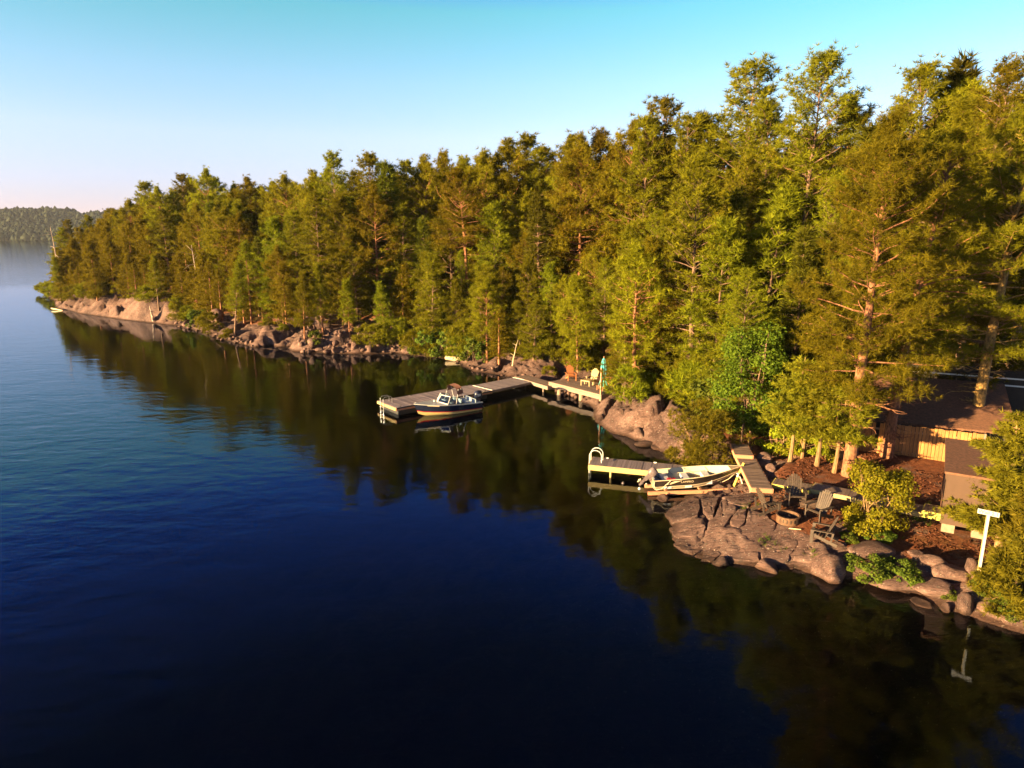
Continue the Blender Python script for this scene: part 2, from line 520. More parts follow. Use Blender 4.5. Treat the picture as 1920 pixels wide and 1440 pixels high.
class MB:
    """collects boxes, bars, tubes and lofts for one mesh"""

    def __init__(s):
        s.v, s.f = [], []

    def add(s, vs, fs):
        b = len(s.v)
        s.v += [tuple(p) for p in vs]
        s.f += [tuple(i + b for i in q) for q in fs]
        return s

    def box(s, c, d, rot=None, taper=1.0):
        x, y, z = d[0] / 2, d[1] / 2, d[2] / 2
        vs = [Vector((a * x * (taper if k > 0 else 1), b * y * (taper if k > 0 else 1), k * z)) for k in (-1, 1) for a, b in ((-1, -1), (1, -1), (1, 1), (-1, 1))]
        if rot is not None:
            vs = [rot @ p for p in vs]
        c = Vector(c)
        return s.add([p + c for p in vs], [(3, 2, 1, 0), (4, 5, 6, 7), (0, 1, 5, 4), (1, 2, 6, 5), (2, 3, 7, 6), (3, 0, 4, 7)])

    def bar(s, p0, p1, w, h, up=(0, 0, 1)):
        p0, p1 = Vector(p0), Vector(p1)
        d = (p1 - p0).normalized()
        up = Vector(up)
        sd = d.cross(up)
        if sd.length < 1e-4:
            sd = d.cross(Vector((1, 0, 0)))
        sd.normalize()
        u = sd.cross(d)
        vs = [p + sd * a * w / 2 + u * b * h / 2 for p in (p0, p1) for a, b in ((-1, -1), (1, -1), (1, 1), (-1, 1))]
        return s.add(vs, [(3, 2, 1, 0), (4, 5, 6, 7), (0, 1, 5, 4), (1, 2, 6, 5), (2, 3, 7, 6), (3, 0, 4, 7)])

    def tube(s, pts, r, seg=8, caps=True):
        pts = [Vector(p) for p in pts]
        rs = r if isinstance(r, (list, tuple)) else [r] * len(pts)
        rings, ref = [], Vector((0.13, 0.21, 1)).normalized()
        for i, p in enumerate(pts):
            d = (pts[min(i + 1, len(pts) - 1)] - pts[max(i - 1, 0)]).normalized()
            a = d.cross(ref if abs(d.dot(ref)) < 0.95 else Vector((1, 0, 0))).normalized()
            b = d.cross(a)
            rings.append([p + (a * math.cos(t) + b * math.sin(t)) * rs[i] for t in (2 * math.pi * k / seg for k in range(seg))])
        base = [q for ring in rings for q in ring]
        fs = [(i * seg + k, i * seg + (k + 1) % seg, (i + 1) * seg + (k + 1) % seg, (i + 1) * seg + k) for i in range(len(pts) - 1) for k in range(seg)]
        if caps:
            fs += [tuple(range(seg))[::-1], tuple((len(pts) - 1) * seg + k for k in range(seg))]
        return s.add(base, fs)

    def loft(s, rows, close=False):
        n = len(rows[0])
        vs = [p for r in rows for p in r]
        fs = []
        for i in range(len(rows) - 1):
            for k in range(n if close else n - 1):
                fs.append((i * n + k, i * n + (k + 1) % n, (i + 1) * n + (k + 1) % n, (i + 1) * n + k))
        return s.add(vs, fs)

    def lathe(s, prof, seg=24, c=(0, 0, 0)):
        rows = [[(c[0] + r * math.cos(t), c[1] + r * math.sin(t), c[2] + z) for t in (2 * math.pi * k / seg for k in range(seg))] for r, z in prof]
        return s.loft(rows, True)

    def prism(s, poly, z0, z1):
        n = len(poly)
        vs = [(x, y, z0) for x, y in poly] + [(x, y, z1) for x, y in poly]
        return s.add(vs, [tuple(range(n))[::-1], tuple(range(n, 2 * n))] + [(k, (k + 1) % n, n + (k + 1) % n, n + k) for k in range(n)])

    def mesh(s, name, mat, smooth=False, bevel=0.0):
        me = bpy.data.meshes.new(name)
        me.from_pydata(s.v, [], s.f)
        bm = bmesh.new()
        bm.from_mesh(me)
        bmesh.ops.recalc_face_normals(bm, faces=bm.faces)
        if bevel:
            es = [e for e in bm.edges if len(e.link_faces) == 2 and e.calc_face_angle(0) > 0.6]
            bmesh.ops.bevel(bm, geom=es, offset=bevel, segments=1, affect='EDGES')
        if smooth:
            for fc in bm.faces:
                fc.smooth = True
            for e in bm.edges:
                if len(e.link_faces) == 2 and e.calc_face_angle(0) > 0.75:
                    e.smooth = False
        bm.to_mesh(me)
        bm.free()
        me.materials.append(mat)
        return me

    def build(s, name, mat, parent=None, smooth=False, bevel=0.0, **kw):
        return link(name, s.mesh(name, mat, smooth, bevel), parent, **kw)


# ------------------------------------------------------------------ the land
# waterline traced along the shore: pixel, then ledge height, ledge width, slope behind, width of bare rock
SHORE_PX = [
    (75, 548, 1.2, 3, .10, 4), (100, 562, 1.5, 3, .15, 4), (108, 578, 2.0, 4, .15, 6), (150, 588, 2.8, 4, .18, 7), (200, 595, 3.2, 4, .2, 7),
    (250, 602, 3.4, 4, .22, 7), (290, 606, 2.8, 3.5, .22, 5), (330, 611, 1.2, 2.5, .2, 4), (380, 622, .9, 3, .2, 4), (415, 637, .8, 2.5, .18, 3),
    (440, 643, 1.2, 4, .2, 8), (480, 652, 2.2, 9, .15, 11), (520, 657, 2.4, 10, .15, 11), (560, 660, 2.0, 8, .18, 9), (610, 663, 1.6, 5, .22, 9),
    (680, 665, 1.6, 5, .22, 10), (740, 663, 1.6, 5, .2, 8), (775, 666, 1.0, 2, .2, 1.5), (840, 673, .7, 1.5, .2, 1), (872, 685, .8, 2, .2, 3),
    (890, 697, 1.2, 3.5, .16, 6), (930, 702, 1.2, 3.5, .16, 6), (968, 709, .9, 3, .15, 5), (1000, 714, .9, 3, .15, 4), (1040, 731, .9, 2, .14, 4),
    (1082, 748, .9, 2, .12, 4), (1110, 762, .8, 1.5, .12, 4), (1112, 782, 1.5, 4.5, .08, 8), (1125, 797, 1.9, 5, .06, 8), (1150, 812, 2.1, 4.5, .05, 8),
    (1180, 822, 2.2, 4.2, .05, 7), (1210, 832, 2.1, 3.5, .05, 6), (1240, 845, 1.8, 3.2, .05, 5), (1275, 862, 1.3, 2.5, .06, 3), (1310, 870, .9, 2, .08, 1.5),
    (1350, 868, .7, 2, .1, 1), (1368, 880, .7, 2, .1, 1), (1368, 893, .6, 2, .06, 2), (1330, 907, .4, 2.5, .05, 3), (1290, 926, .45, 2.5, .05, 4),
    (1256, 946, .6, 2.6, .05, 3.6), (1250, 972, .6, 2.6, .05, 3.6), (1262, 1012, .6, 2.6, .05, 3.6), (1300, 1040, .62, 2.6, .05, 3.4), (1360, 1057, .64, 2.4, .05, 2.6),
    (1430, 1064, .66, 2.2, .05, 2.2), (1500, 1074, .66, 2.1, .05, 2), (1560, 1090, .6, 2, .05, 1.6), (1600, 1088, .6, 2, .05, 1.2), (1650, 1103, .55, 2, .05, 1.2),
    (1720, 1120, .5, 2, .05, 1.4), (1780, 1146, .5, 2, .05, 1.6), (1850, 1170, .5, 2, .05, 1.2), (1920, 1192, .5, 2, .05, 1), (2100, 1270, .5, 2, .06, 1), (2400, 1420, .5, 2, .06, 1)]
shore = [tuple(W(a, b)[:2]) for a, b, *_ in SHORE_PX]
sparam = [t[2:] for t in SHORE_PX]
far_pts = [(60, 2), (140, -60), (600, -60), (600, 700), (-40, 700), (-48, 300), (-62, 215), (-88, 168)]
LAND = np.array(shore + far_pts)
LPAR = np.array(sparam + [(.5, 2, .06, 1)] * 4 + [(1, 3, .1, 3)] * 4, float)


def shore_field(x, y):
    """signed distance to the waterline (positive on land) and the shore's profile numbers there"""
    x, y = np.ravel(np.asarray(x, float)), np.ravel(np.asarray(y, float))
    best = np.full(len(x), 1e18)
    par = np.zeros((len(x), 4))
    wsum = np.zeros((len(x), 1))
    inside = np.zeros(len(x), bool)
    n = len(LAND)
    for i in range(n):
        a, b = LAND[i], LAND[(i + 1) % n]
        d = b - a
        t = np.clip(((x - a[0]) * d[0] + (y - a[1]) * d[1]) / max(d @ d, 1e-9), 0, 1)
        q = (x - a[0] - t * d[0]) ** 2 + (y - a[1] - t * d[1]) ** 2
        m = q < best
        best[m] = q[m]
        wg = (1.0 / (q + 0.6) ** 1.6)[:, None]
        par += wg * (LPAR[i] * (1 - t)[:, None] + LPAR[(i + 1) % n] * t[:, None])
        wsum += wg
        c = (a[1] > y) != (b[1] > y)
        inside ^= c & (x < (b[0] - a[0]) * (y - a[1]) / (b[1] - a[1] + 1e-12) + a[0])
    sd = np.sqrt(best)
    return np.where(inside, sd, -sd), par / wsum


def sstep(a, b, x):
    t = np.clip((x - a) / (b - a), 0, 1)
    return t * t * (3 - 2 * t)


def terrain(x, y, full=False):
    x, y = np.ravel(np.asarray(x, float)), np.ravel(np.asarray(y, float))
    sd0, par = shore_field(x, y)
    near = sstep(34, 25, np.hypot(x, y))
    wob = fbm(x * 0.35, y * 0.35, 3, 3) * (1.6 - 0.9 * near)
    sd = sd0 + wob * sstep(0.2, 4, np.abs(sd0)) + fbm(x * 1.3, y * 1.3, 8, 2) * 0.35
    h1, w1, sl, rk = par.T
    k = np.clip(sd / w1, 0, 1)
    land = h1 * (1 - (1 - k) ** 1.8) + sl * np.maximum(0, sd - w1 * 0.6)
    land = np.where(land > 6.5, 6.5 + 4 * (1 - np.exp(-(land - 6.5) / 4)), land)
    rocky = sstep(rk + 2, rk - 1, sd)
    # ledges and joints: stepped bedrock near the water
    st = fbm(x * 0.55 + y * 0.2, y * 0.8, 21, 4)
    ledge = (np.floor(st * 5) / 5 - st) * 1.05 * (1 - 0.75 * near)
    u = (y - x) * 0.7 * 0.26 + fbm(x * .2, y * .2, 31, 2) * 1.6
    joint = np.abs((u % 1.0) - 0.5)
    step = (_h(np.floor(u + .5), np.zeros(len(u)), 77) - .5) * (.25 + 1.3 * sstep(55, 75, np.hypot(x, y)))
    crack = -(0.7 + .7 * sstep(55, 75, np.hypot(x, y))) * sstep(0.05 + .09 * (1 - near), 0.0, joint) * (1 - 0.8 * near)
    fiss = -np.abs(fbm((y - x) * .75, (x + y) * .12, 91, 3)) * 1.5 * sstep(60, 85, np.hypot(x, y))
    land = land + rocky * (fiss + .35 * sstep(60, 85, np.hypot(x, y)) + step * (1 - near) + ledge + crack + fbm(x * 0.9, y * 0.9, 5, 4) * 0.34 * (1 - .5 * near)) * sstep(0, 1.2, sd)
    land = land + (1 - rocky) * fbm(x * 0.25, y * 0.25, 6, 4) * 0.8 * (1 - near) * sstep(0, 2, sd)
    land = land + fbm(x * 3.1, y * 3.1, 9, 3) * 0.05
    d = np.maximum(0, -sd)
    bed = -0.08 - 0.27 * d ** 0.95 + fbm(x * 0.8, y * 0.8, 12, 4) * 0.6 * sstep(0, 2, d)
    bed = np.maximum(bed, -6 + fbm(x * 0.1, y * 0.1, 13, 2))
    z = np.where(sd > 0, land, bed)
    # the levelled yard between the boardwalk and the cabin
    yard = sstep(3.5, 0, np.hypot(np.maximum(0, np.abs(x - 17.5) - 4.5), np.maximum(0, np.abs(y - 28.0) - 2.8))) * sstep(1.0, 3, sd)
    z = z * (1 - yard) + (np.clip(.92 + .085 * (y - 24.2), .8, 1.5) + 0.03 * fbm(x, y, 4, 3)) * yard
    if not full:
        return z
    soil = sstep(-1.0, 1.5, sd - rk)
    green = sstep(0.0, 2.5, sd - rk) * (1 - 0.85 * yard) * (0.35 + 0.65 * sstep(36, 50, np.hypot(x, y)))
    return z, soil, green


def hz(x, y):
    return float(terrain([x], [y])[0])


_gr = 11.0 * np.exp(np.arange(0, 3.2, .004))


def G(px, py):
    """where the ray through photo pixel (px, py) first meets the land or the lake"""
    a = W(px, py, 0.0) if py > 445 else W(px, 446, 0.0)
    x_, y_ = (px - 960) / F, (720 - py) / F
    d = np.array([x_, y_ * math.sin(TH) + math.cos(TH), y_ * math.cos(TH) - math.sin(TH)])
    d = d / math.hypot(d[0], d[1])
    gx, gy, gz = d[0] * _gr, d[1] * _gr, CH + d[2] * _gr
    m_ = gz < 14
    tz_ = np.full(len(_gr), -99.0)
    tz_[m_] = np.maximum(terrain(gx[m_], gy[m_]), 0.0)
    k_ = int(np.argmax(gz <= tz_))
    return Vector((gx[k_], gy[k_], tz_[k_]))


az = np.concatenate([np.arange(-48, 46, 0.215), np.arange(46, 58, 0.5), np.arange(58, 312, 4.0)])
az = np.radians(az)
rr = np.concatenate([[2.0, 6.0], 9.0 * np.exp(np.arange(0, 3.15, 0.006)), np.geomspace(220, 4000, 24)])
A, RR = np.meshgrid(az, rr)
tx, ty = (RR * np.sin(A)).ravel(), (RR * np.cos(A)).ravel()
tz, soil, green = terrain(tx, ty, True)
n, m = len(az), len(rr)
idx = np.arange(n * m).reshape(m, n)
nxt = np.roll(idx, -1, axis=1)
quads = np.stack([idx[:-1], nxt[:-1], nxt[1:], idx[1:]], -1).reshape(-1, 4)[:, ::-1]
gr = link('ground', mesh_np('ground', np.stack([tx, ty, tz], 1), quads, M['terrain'], True, {'soil': soil, 'green': green}))
tag(gr, kind='structure')

# the lake: one closed body of water
ga = np.radians(np.concatenate([np.arange(-50, 60, 1.0), np.arange(60, 310, 10.0)]))
grr = np.concatenate([[1.0], np.geomspace(8, 260, 70), np.geomspace(300, 4000, 12)])
A, RR = np.meshgrid(ga, grr)
wx, wy = (RR * np.sin(A)).ravel(), (RR * np.cos(A)).ravel()
wsd, _ = shore_field(wx, wy)
opn = 0.22 + 0.78 * sstep(2, 34, -wsd)
n, m = len(ga), len(grr)
idx = np.arange(n * m).reshape(m, n)
nxt = np.roll(idx, -1, axis=1)
top = np.stack([idx[:-1], nxt[:-1], nxt[1:], idx[1:]], -1).reshape(-1, 4)[:, ::-1]
nb = n * m
vv = np.concatenate([np.stack([wx, wy, 0 * wx], 1), np.stack([wx, wy, 0 * wx - 14], 1)])
o_t, o_n = idx[-1], nxt[-1]
side = np.stack([o_t, o_t + nb, o_n + nb, o_n], -1)[:, ::-1]
fl = [tuple(q) for q in np.concatenate([top, top[:, ::-1] + nb, side])]
fl += [tuple(idx[0]), tuple((idx[0] + nb)[::-1])]
lake = mesh_np('water', vv, fl, M['water'], False, {'open': np.concatenate([opn, opn])})
bm = bmesh.new()
bm.from_mesh(lake)
bmesh.ops.recalc_face_normals(bm, faces=bm.faces)
bm.to_mesh(lake)
bm.free()
tag(link('water', lake), kind='structure')
# ------------------------------------------------------------------ trees and bushes
def tufts_mesh(name, pos, dirs, size, n, width, mat, seed, spread=0.9, flat=0.0):
    """every tuft is a spray of n slim needle blades fanning out round its twig"""
    r = np.random.default_rng(seed)
    pos, dirs, size = np.asarray(pos, float), np.asarray(dirs, float), np.asarray(size, float)
    k = len(pos)
    d = np.repeat(dirs, n, 0)
    p = np.repeat(pos, n, 0)
    s = np.repeat(size, n)
    rd = r.normal(size=(k * n, 3))
    if flat:
        rd[:, 2] *= 1 - flat
    rd /= np.linalg.norm(rd, axis=1, keepdims=True) + 1e-9
    dd = d + rd * spread
    dd /= np.linalg.norm(dd, axis=1, keepdims=True) + 1e-9
    q = r.normal(size=(k * n, 3))
    sd = np.cross(dd, q)
    sd /= np.linalg.norm(sd, axis=1, keepdims=True) + 1e-9
    ln = s * r.uniform(0.65, 1.15, k * n)
    w = (s * width)[:, None]
    base = p + dd * (ln * 0.08)[:, None]
    v = np.stack([base - sd * w * 0.5, base + sd * w * 0.5, base + dd * ln[:, None]], 1).reshape(-1, 3)
    f = np.arange(k * n * 3).reshape(-1, 3)
    tint = np.repeat(np.clip(r.normal(0.5, 0.24, k), 0, 1), n) + r.normal(0, 0.10, k * n)
    return mesh_np(name, v, f, mat, False, {'tint': np.repeat(np.clip(tint, 0, 1), 3)})


def leaves_mesh(name, pos, nor, size, mat, seed):
    """one bent two-facet leaf per point"""
    r = np.random.default_rng(seed)
    pos, nor, size = np.asarray(pos, float), np.asarray(nor, float), np.asarray(size, float)
    k = len(pos)
    nn = nor + r.normal(size=(k, 3)) * 0.65
    nn /= np.linalg.norm(nn, axis=1, keepdims=True)
    a = np.cross(nn, r.normal(size=(k, 3)))
    a /= np.linalg.norm(a, axis=1, keepdims=True)
    b = np.cross(nn, a)
    s = size[:, None]
    v = np.stack([pos - a * s * .5, pos - b * s * .36 + nn * s * .1, pos + a * s * .55, pos + b * s * .36 + nn * s * .1], 1).reshape(-1, 3)
    i = np.arange(k)[:, None] * 4
    f = np.concatenate([i + [[0, 1, 2]], i + [[0, 2, 3]]], 0)
    tint = np.clip(r.normal(0.5, 0.26, k), 0, 1)
    return mesh_np(name, v, f, mat, False, {'tint': np.repeat(tint, 4)})


def curve_pts(p0, d, L, n, wob, rnd, lift=0.0):
    pts, p, d = [Vector(p0)], Vector(p0), Vector(d).normalized()
    for i in range(n):
        d = (d + Vector((rnd.gauss(0, wob), rnd.gauss(0, wob), rnd.gauss(0, wob) + lift))).normalized()
        p = p + d * (L / n)
        pts.append(p.copy())
    return pts


def make_pine(seed, H, kind, fine=1.0, mat=None, bark=None, girth=1.0, bend=0.0, crown_from=None, width=None, dead_low=14, ts0=None, dens=1.0, nblade=None, tw0=None):
    """returns (wood mesh, needle mesh) of one pine standing at the origin"""
    rnd = random.Random(seed)
    K = dict(
        white=dict(cb=.14, w=.27, gap=.60, nb=5, ts=.30, tw=.115, n=11, mat='n_white', bark='bark_grey', up=.06, spread=1.0, flat=.3, pom=(.26, .20, .07, .50, 10)),
        red=dict(cb=.34, w=.25, gap=.55, nb=5, ts=.28, tw=.11, n=13, mat='n_red', bark='bark_red', up=.12, spread=1.4, flat=0.0, pom=(.20, .20, .12, .58, 11)),
        young=dict(cb=.06, w=.30, gap=.44, nb=5, ts=.26, tw=.11, n=11, mat='n_young', bark='bark_grey', up=.14, spread=1.0, flat=.2, pom=(.20, .16, .07, .40, 8)),
        spruce=dict(cb=.10, w=.20, gap=.42, nb=6, ts=.30, tw=.13, n=11, mat='n_spruce', bark='bark_grey', up=-.05, spread=.8, flat=.3),
    )[kind]
    cb = (crown_from if crown_from is not None else K['cb']) * H
    wid = (width if width is not None else K['w']) * H
    ts, nn = ts0 or K['ts'] / fine ** 0.55, nblade or K['n']
    wood = MB()
    r0 = (0.010 * H + 0.05) * girth
    ph = rnd.uniform(0, 6.28)
    NS = 9
    tp = [Vector((bend * (i / NS) ** 1.6 * math.cos(ph) + rnd.gauss(0, .02) * i * .25, bend * (i / NS) ** 1.6 * math.sin(ph) + rnd.gauss(0, .02) * i * .25, H * i / NS)) for i in range(NS + 1)]
    tp[0].z = -0.5
    tr = [r0 * (1.25 if i == 0 else 1) * max(0.06, 1 - (i / NS) ** 1.15) for i in range(NS + 1)]
    wood.tube(tp, tr, 9 if fine >= 1 else 6, False)

    def at(z):
        t = min(max(z / H * NS, 0), NS - 1e-3)
        i = int(t)
        return tp[i].lerp(tp[i + 1], t - i), tr[i] * (1 - t + i) + tr[i + 1] * (t - i)
    pos, dirs, siz = [], [], []

    def tuft(p, d, s=1.0):
        pos.append(p)
        dirs.append(d)
        siz.append(ts * s * rnd.uniform(.8, 1.2))
    # dead whorls below the crown
    for k in range(dead_low):
        z = rnd.uniform(.12, 1.0) * cb
        a = rnd.uniform(0, 6.28)
        p, rr_ = at(z)
        L = rnd.uniform(.05, .13) * H * (0.5 + 0.5 * z / cb)
        pts = curve_pts(p, (math.cos(a), math.sin(a), rnd.uniform(-.25, .15)), L, 4, .16, rnd)
        wood.tube(pts, [.035 * girth, .028, .02, .014, .006], 4, False)
        for q in range(3):
            j = rnd.randint(1, 3)
            wood.tube(curve_pts(pts[j], (math.cos(a + rnd.uniform(-1.2, 1.2)), math.sin(a + rnd.uniform(-1.2, 1.2)), rnd.uniform(-.5, .4)), L * .45, 3, .25, rnd), [.016, .012, .008, .004], 3, False)
    z = cb
    tier = rnd.uniform(.75, 1.15)
    while z < H * 0.985:
        t = (z - cb) / (H - cb)
        if kind == 'red':
            prof = (math.sin(math.pi * min(1, .22 + t * .86)) ** .7) * .95
        elif kind == 'white':
            prof = (1 - t) ** .62 * min(1, .55 + t * 2.2)
        elif kind == 'spruce':
            prof = (1 - t) ** .85 * min(1, .8 + t)
        else:
            prof = (1 - t) ** .75 * min(1, .7 + t * 1.2)
        tier = .55 * tier + .45 * rnd.uniform(.55, 1.3)
        nb = K['nb'] + rnd.choice((-1, 0, 0, 1))
        a0 = rnd.uniform(0, 6.28)
        for b in range(nb):
            if rnd.random() < .10:
                continue
            a = a0 + 6.283 * b / nb + rnd.uniform(-.3, .3)
            L = max(.25, wid * prof * tier * rnd.uniform(.65, 1.2))
            e = K['up'] + (.85 if kind != 'spruce' else .5) * t ** 1.7 + rnd.uniform(-.14, .14) - (.10 if t < .3 else 0)
            p, rr_ = at(z + rnd.uniform(-.12, .12))
            d = Vector((math.cos(a) * math.cos(e), math.sin(a) * math.cos(e), math.sin(e)))
            nseg = 5
            pts = curve_pts(p, d, L, nseg, .11, rnd, .02 if kind != 'spruce' else .03)
            br = min(.013 + .009 * L, rr_ * .6 + .01)
            wood.tube(pts, [br * (1 - .8 * i / nseg) for i in range(nseg + 1)], 4, False)
            if K.get('pom'):
                # needle brushes gathered in rounded clumps at the twig ends, bare wood between them
                sx, sy, sz_c, every, nt0 = K['pom']
                nc = max(2, int(dens * L / every))
                for q in range(nc):
                    s = .30 + .70 * (q + rnd.uniform(.6, 1.1)) / nc
                    s = min(s, 1.0)
                    fi = s * nseg
                    i = min(int(fi), nseg - 1)
                    bp = pts[i].lerp(pts[i + 1], min(1, fi - i))
                    bd = (pts[i + 1] - pts[i]).normalized()
                    sw = Vector((-bd.y, bd.x, 0)) * rnd.choice((-1, 1))
                    c = bp + (bd * .5 + sw * rnd.uniform(.3, 1.0) + Vector((0, 0, rnd.uniform(-.15, .35)))) * (.12 + .42 * L * (1.08 - s)) * rnd.uniform(.5, 1.1)
                    if fine >= .8:
                        wood.tube([bp, bp.lerp(c, .5) + Vector((0, 0, -.03)), c], [.014, .010, .005], 3, False)
                    cs_ = rnd.uniform(.75, 1.3)
                    for w_ in range(max(3, int(nt0 * fine * cs_))):
                        a_, b_, c_ = rnd.gauss(0, sx), rnd.gauss(0, sy), rnd.gauss(0, sz_c)
                        o_ = (bd * a_ + sw * b_ + Vector((0, 0, c_ + .04))) * cs_
                        tuft(c + o_, (o_ * 3.0 + bd * .35 + Vector((0, 0, .45))).normalized(), .95)
                ntw = 0
            else:
                ntw = max(2, int(dens * L / (.34 / fine ** .4)))
            for q in range(ntw):
                s = .22 + .78 * (q + .6) / ntw
                if kind == 'red' and s < .38:
                    continue
                fi = s * nseg
                i = min(int(fi), nseg - 1)
                bp = pts[i].lerp(pts[i + 1], fi - i)
                bd = (pts[i + 1] - pts[i]).normalized()
                for side in (-1, 1):
                    if rnd.random() < .12:
                        continue
                    l = (.42 * L * (1 - s) + .30) * rnd.uniform(.6, 1.2)
                    sw = Vector((-bd.y, bd.x, 0)) * side
                    td = (bd * .75 + sw * rnd.uniform(.5, 1.0) + Vector((0, 0, rnd.uniform(-.12, .30)))).normalized()
                    ntf = max(1, int(dens * l / (.26 / fine ** .5)))
                    for w_ in range(ntf):
                        u = (w_ + 1) / ntf
                        if K.get('pom') and u < .45 and l > .5:
                            continue
                        tuft(bp + td * l * u + Vector((rnd.gauss(0, .04), rnd.gauss(0, .04), rnd.gauss(0, .05))), (td + Vector((0, 0, .35))).normalized(), .85 if u < .9 else 1.1)
                    if fine >= 1 and l > .5:
                        wood.tube([bp, bp + td * l], [.012, .004], 3, False)
                if rnd.random() < .75:
                    tuft(bp + Vector((0, 0, .08)), (bd + Vector((0, 0, .7))).normalized(), .9)
            tuft(pts[-1], (pts[-1] - pts[-2]).normalized(), 1.2)
        z += K['gap'] * rnd.uniform(.7, 1.25) * (1 if H > 9 else .75) * (1 - .35 * t)
    for q in range(5):
        tuft(Vector((0, 0, H - .25 * q)) + (tp[-1] - Vector((0, 0, tp[-1].z))), Vector((rnd.gauss(0, .2), rnd.gauss(0, .2), 1)).normalized(), 1.0)
    wm = wood.mesh('trunk', bark or M[K['bark']], True)
    cm = tufts_mesh('crown', pos, dirs, siz, nn, tw0 or K['tw'] / fine ** .2, mat or M[K['mat']], seed + 99, K['spread'], K['flat'])
    return wm, cm


def make_leafy(seed, H, wid, mat, leaf=.11, n=3500, stems=5, lobes=9, low=.05, bark=None, stem_r=.03, spray=False):
    """a broad-leaved bush or small tree: stems from the ground, leaf clumps round branch ends"""
    rnd = random.Random(seed)
    r = np.random.default_rng(seed)
    wood, pos, nor = MB(), [], []
    cs = []
    for s in range(stems):
        a = 6.283 * s / stems + rnd.uniform(-.4, .4)
        top = Vector((math.cos(a) * wid * rnd.uniform(.1, .4), math.sin(a) * wid * rnd.uniform(.1, .4), H * rnd.uniform(.65, 1)))
        b = Vector((math.cos(a), math.sin(a), 0)) * wid * .08 + Vector((0, 0, -.3))
        mid = b.lerp(top, .5) + Vector((rnd.gauss(0, .1), rnd.gauss(0, .1), .1)) * wid
        pts = [b, b.lerp(mid, .5), mid, mid.lerp(top, .5), top]
        wood.tube(pts, [stem_r * k for k in (1.2, 1, .8, .5, .2)], 5, False)
        for q in range(max(2, lobes // stems + 1)):
            i = rnd.randint(1, 3)
            e = pts[i].lerp(pts[i + 1], rnd.random())
            aa = rnd.uniform(0, 6.283)
            c = Vector((math.cos(aa) * wid * rnd.uniform(.25, .52), math.sin(aa) * wid * rnd.uniform(.25, .52), H * rnd.uniform(low + .06, .9)))
            c.x *= 1 - .35 * (c.z / H) ** 2
            c.y *= 1 - .35 * (c.z / H) ** 2
            wood.tube([e, e.lerp(c, .5) + Vector((0, 0, .06)), c], [stem_r * .5, stem_r * .3, .004], 4, False)
            cs.append((c, rnd.uniform(.10, .24) * (wid + H) * .5, (c - Vector((0, 0, H * .45))).normalized()))
        cs.append((top, .17 * (wid + H) * .5, Vector((0, 0, 1))))
    per = max(4, n // len(cs))
    for c, rad, out in cs:
        k = max(3, int(per * rnd.uniform(.6, 1.4)))
        d = r.normal(size=(k, 3))
        d /= np.linalg.norm(d, axis=1, keepdims=True)
        rr_ = rad * r.uniform(.35, 1.1, k) ** .6
        p = np.array(c) + d * rr_[:, None] * [1, 1, .7]
        pos.append(p)
        nor.append(d * .5 + np.array([0, 0, .5]) + np.array(out) * .35)
    pos, nor = np.concatenate(pos), np.concatenate(nor)
    ok = pos[:, 2] > 0.02
    pos, nor = pos[ok], nor[ok]
    wm = wood.mesh('stem', bark or M['bark_grey'], True)
    if spray:
        dd = nor / np.linalg.norm(nor, axis=1, keepdims=True)
        cm = tufts_mesh('crown', pos, dd, np.full(len(pos), leaf), 11, .13, mat, seed + 5, 1.0, .2)
    else:
        cm = leaves_mesh('crown', pos, nor, leaf * r.uniform(.7, 1.35, len(pos)), mat, seed + 5)
    return wm, cm


def plant(name, meshes, loc, scale, rz, label, cat, group=None, part='trunk', tilt=(0, 0)):
    root = thing(name, label, cat, loc, rz, group)
    root.scale = scale if isinstance(scale, (tuple, list)) else (scale,) * 3
    root.rotation_euler = (tilt[0], tilt[1], rz)
    link(part, meshes[0], root)
    link('crown', meshes[1], root)
    return root


PINES = {}
for kind, hts, fine in (('white', (19, 20, 18), .62), ('red', (15, 16, 14), .62), ('young', (8, 7, 9), .8), ('spruce', (14, 12), .62)):
    for i, h in enumerate(hts):
        PINES.setdefault(kind, []).append((make_pine(100 + i * 7 + len(kind) * 31, h, kind, fine, bend=.5 * (i - 1)), h))
NEARP = {}
for kind, hts in (('white', (20, 17)), ('red', (15, 14)), ('young', (8, 7))):
    for i, h in enumerate(hts):
        NEARP.setdefault(kind, []).append((make_pine(300 + i * 7 + len(kind) * 31, h, kind, 1.0, bend=.4), h))
DEADP = (make_pine(77, 11, 'red', .6, M['n_dead'], crown_from=.15, width=.12), 11)

SKYLINE = [(60, 545), (78, 520), (95, 470), (112, 428), (122, 412), (160, 405), (200, 390), (240, 376), (272, 342), (300, 355), (340, 328), (380, 322), (402, 335), (440, 350), (470, 338), (505, 345),
           (540, 335), (580, 325), (622, 288), (660, 325), (692, 289), (722, 303), (760, 302), (800, 297), (830, 287), (870, 299), (905, 287), (930, 292), (962, 268), (990, 254),
           (1020, 277), (1060, 262), (1092, 258), (1125, 250), (1182, 236), (1215, 222), (1252, 180), (1290, 218), (1335, 215), (1400, 111), (1455, 190), (1535, 107), (1600, 190),
           (1645, 232), (1690, 200), (1745, 126), (1785, 124), (1822, 150), (1880, 123), (1920, 150), (2000, 150), (2200, 160)]
SKX = np.array([a for a, b in SKYLINE], float)
SKYY = np.array([b for a, b in SKYLINE], float)


def sky_y(px, half=0):
    xs = np.linspace(px - half, px + half, 7)
    return float(np.interp(xs, SKX, SKYY).max())


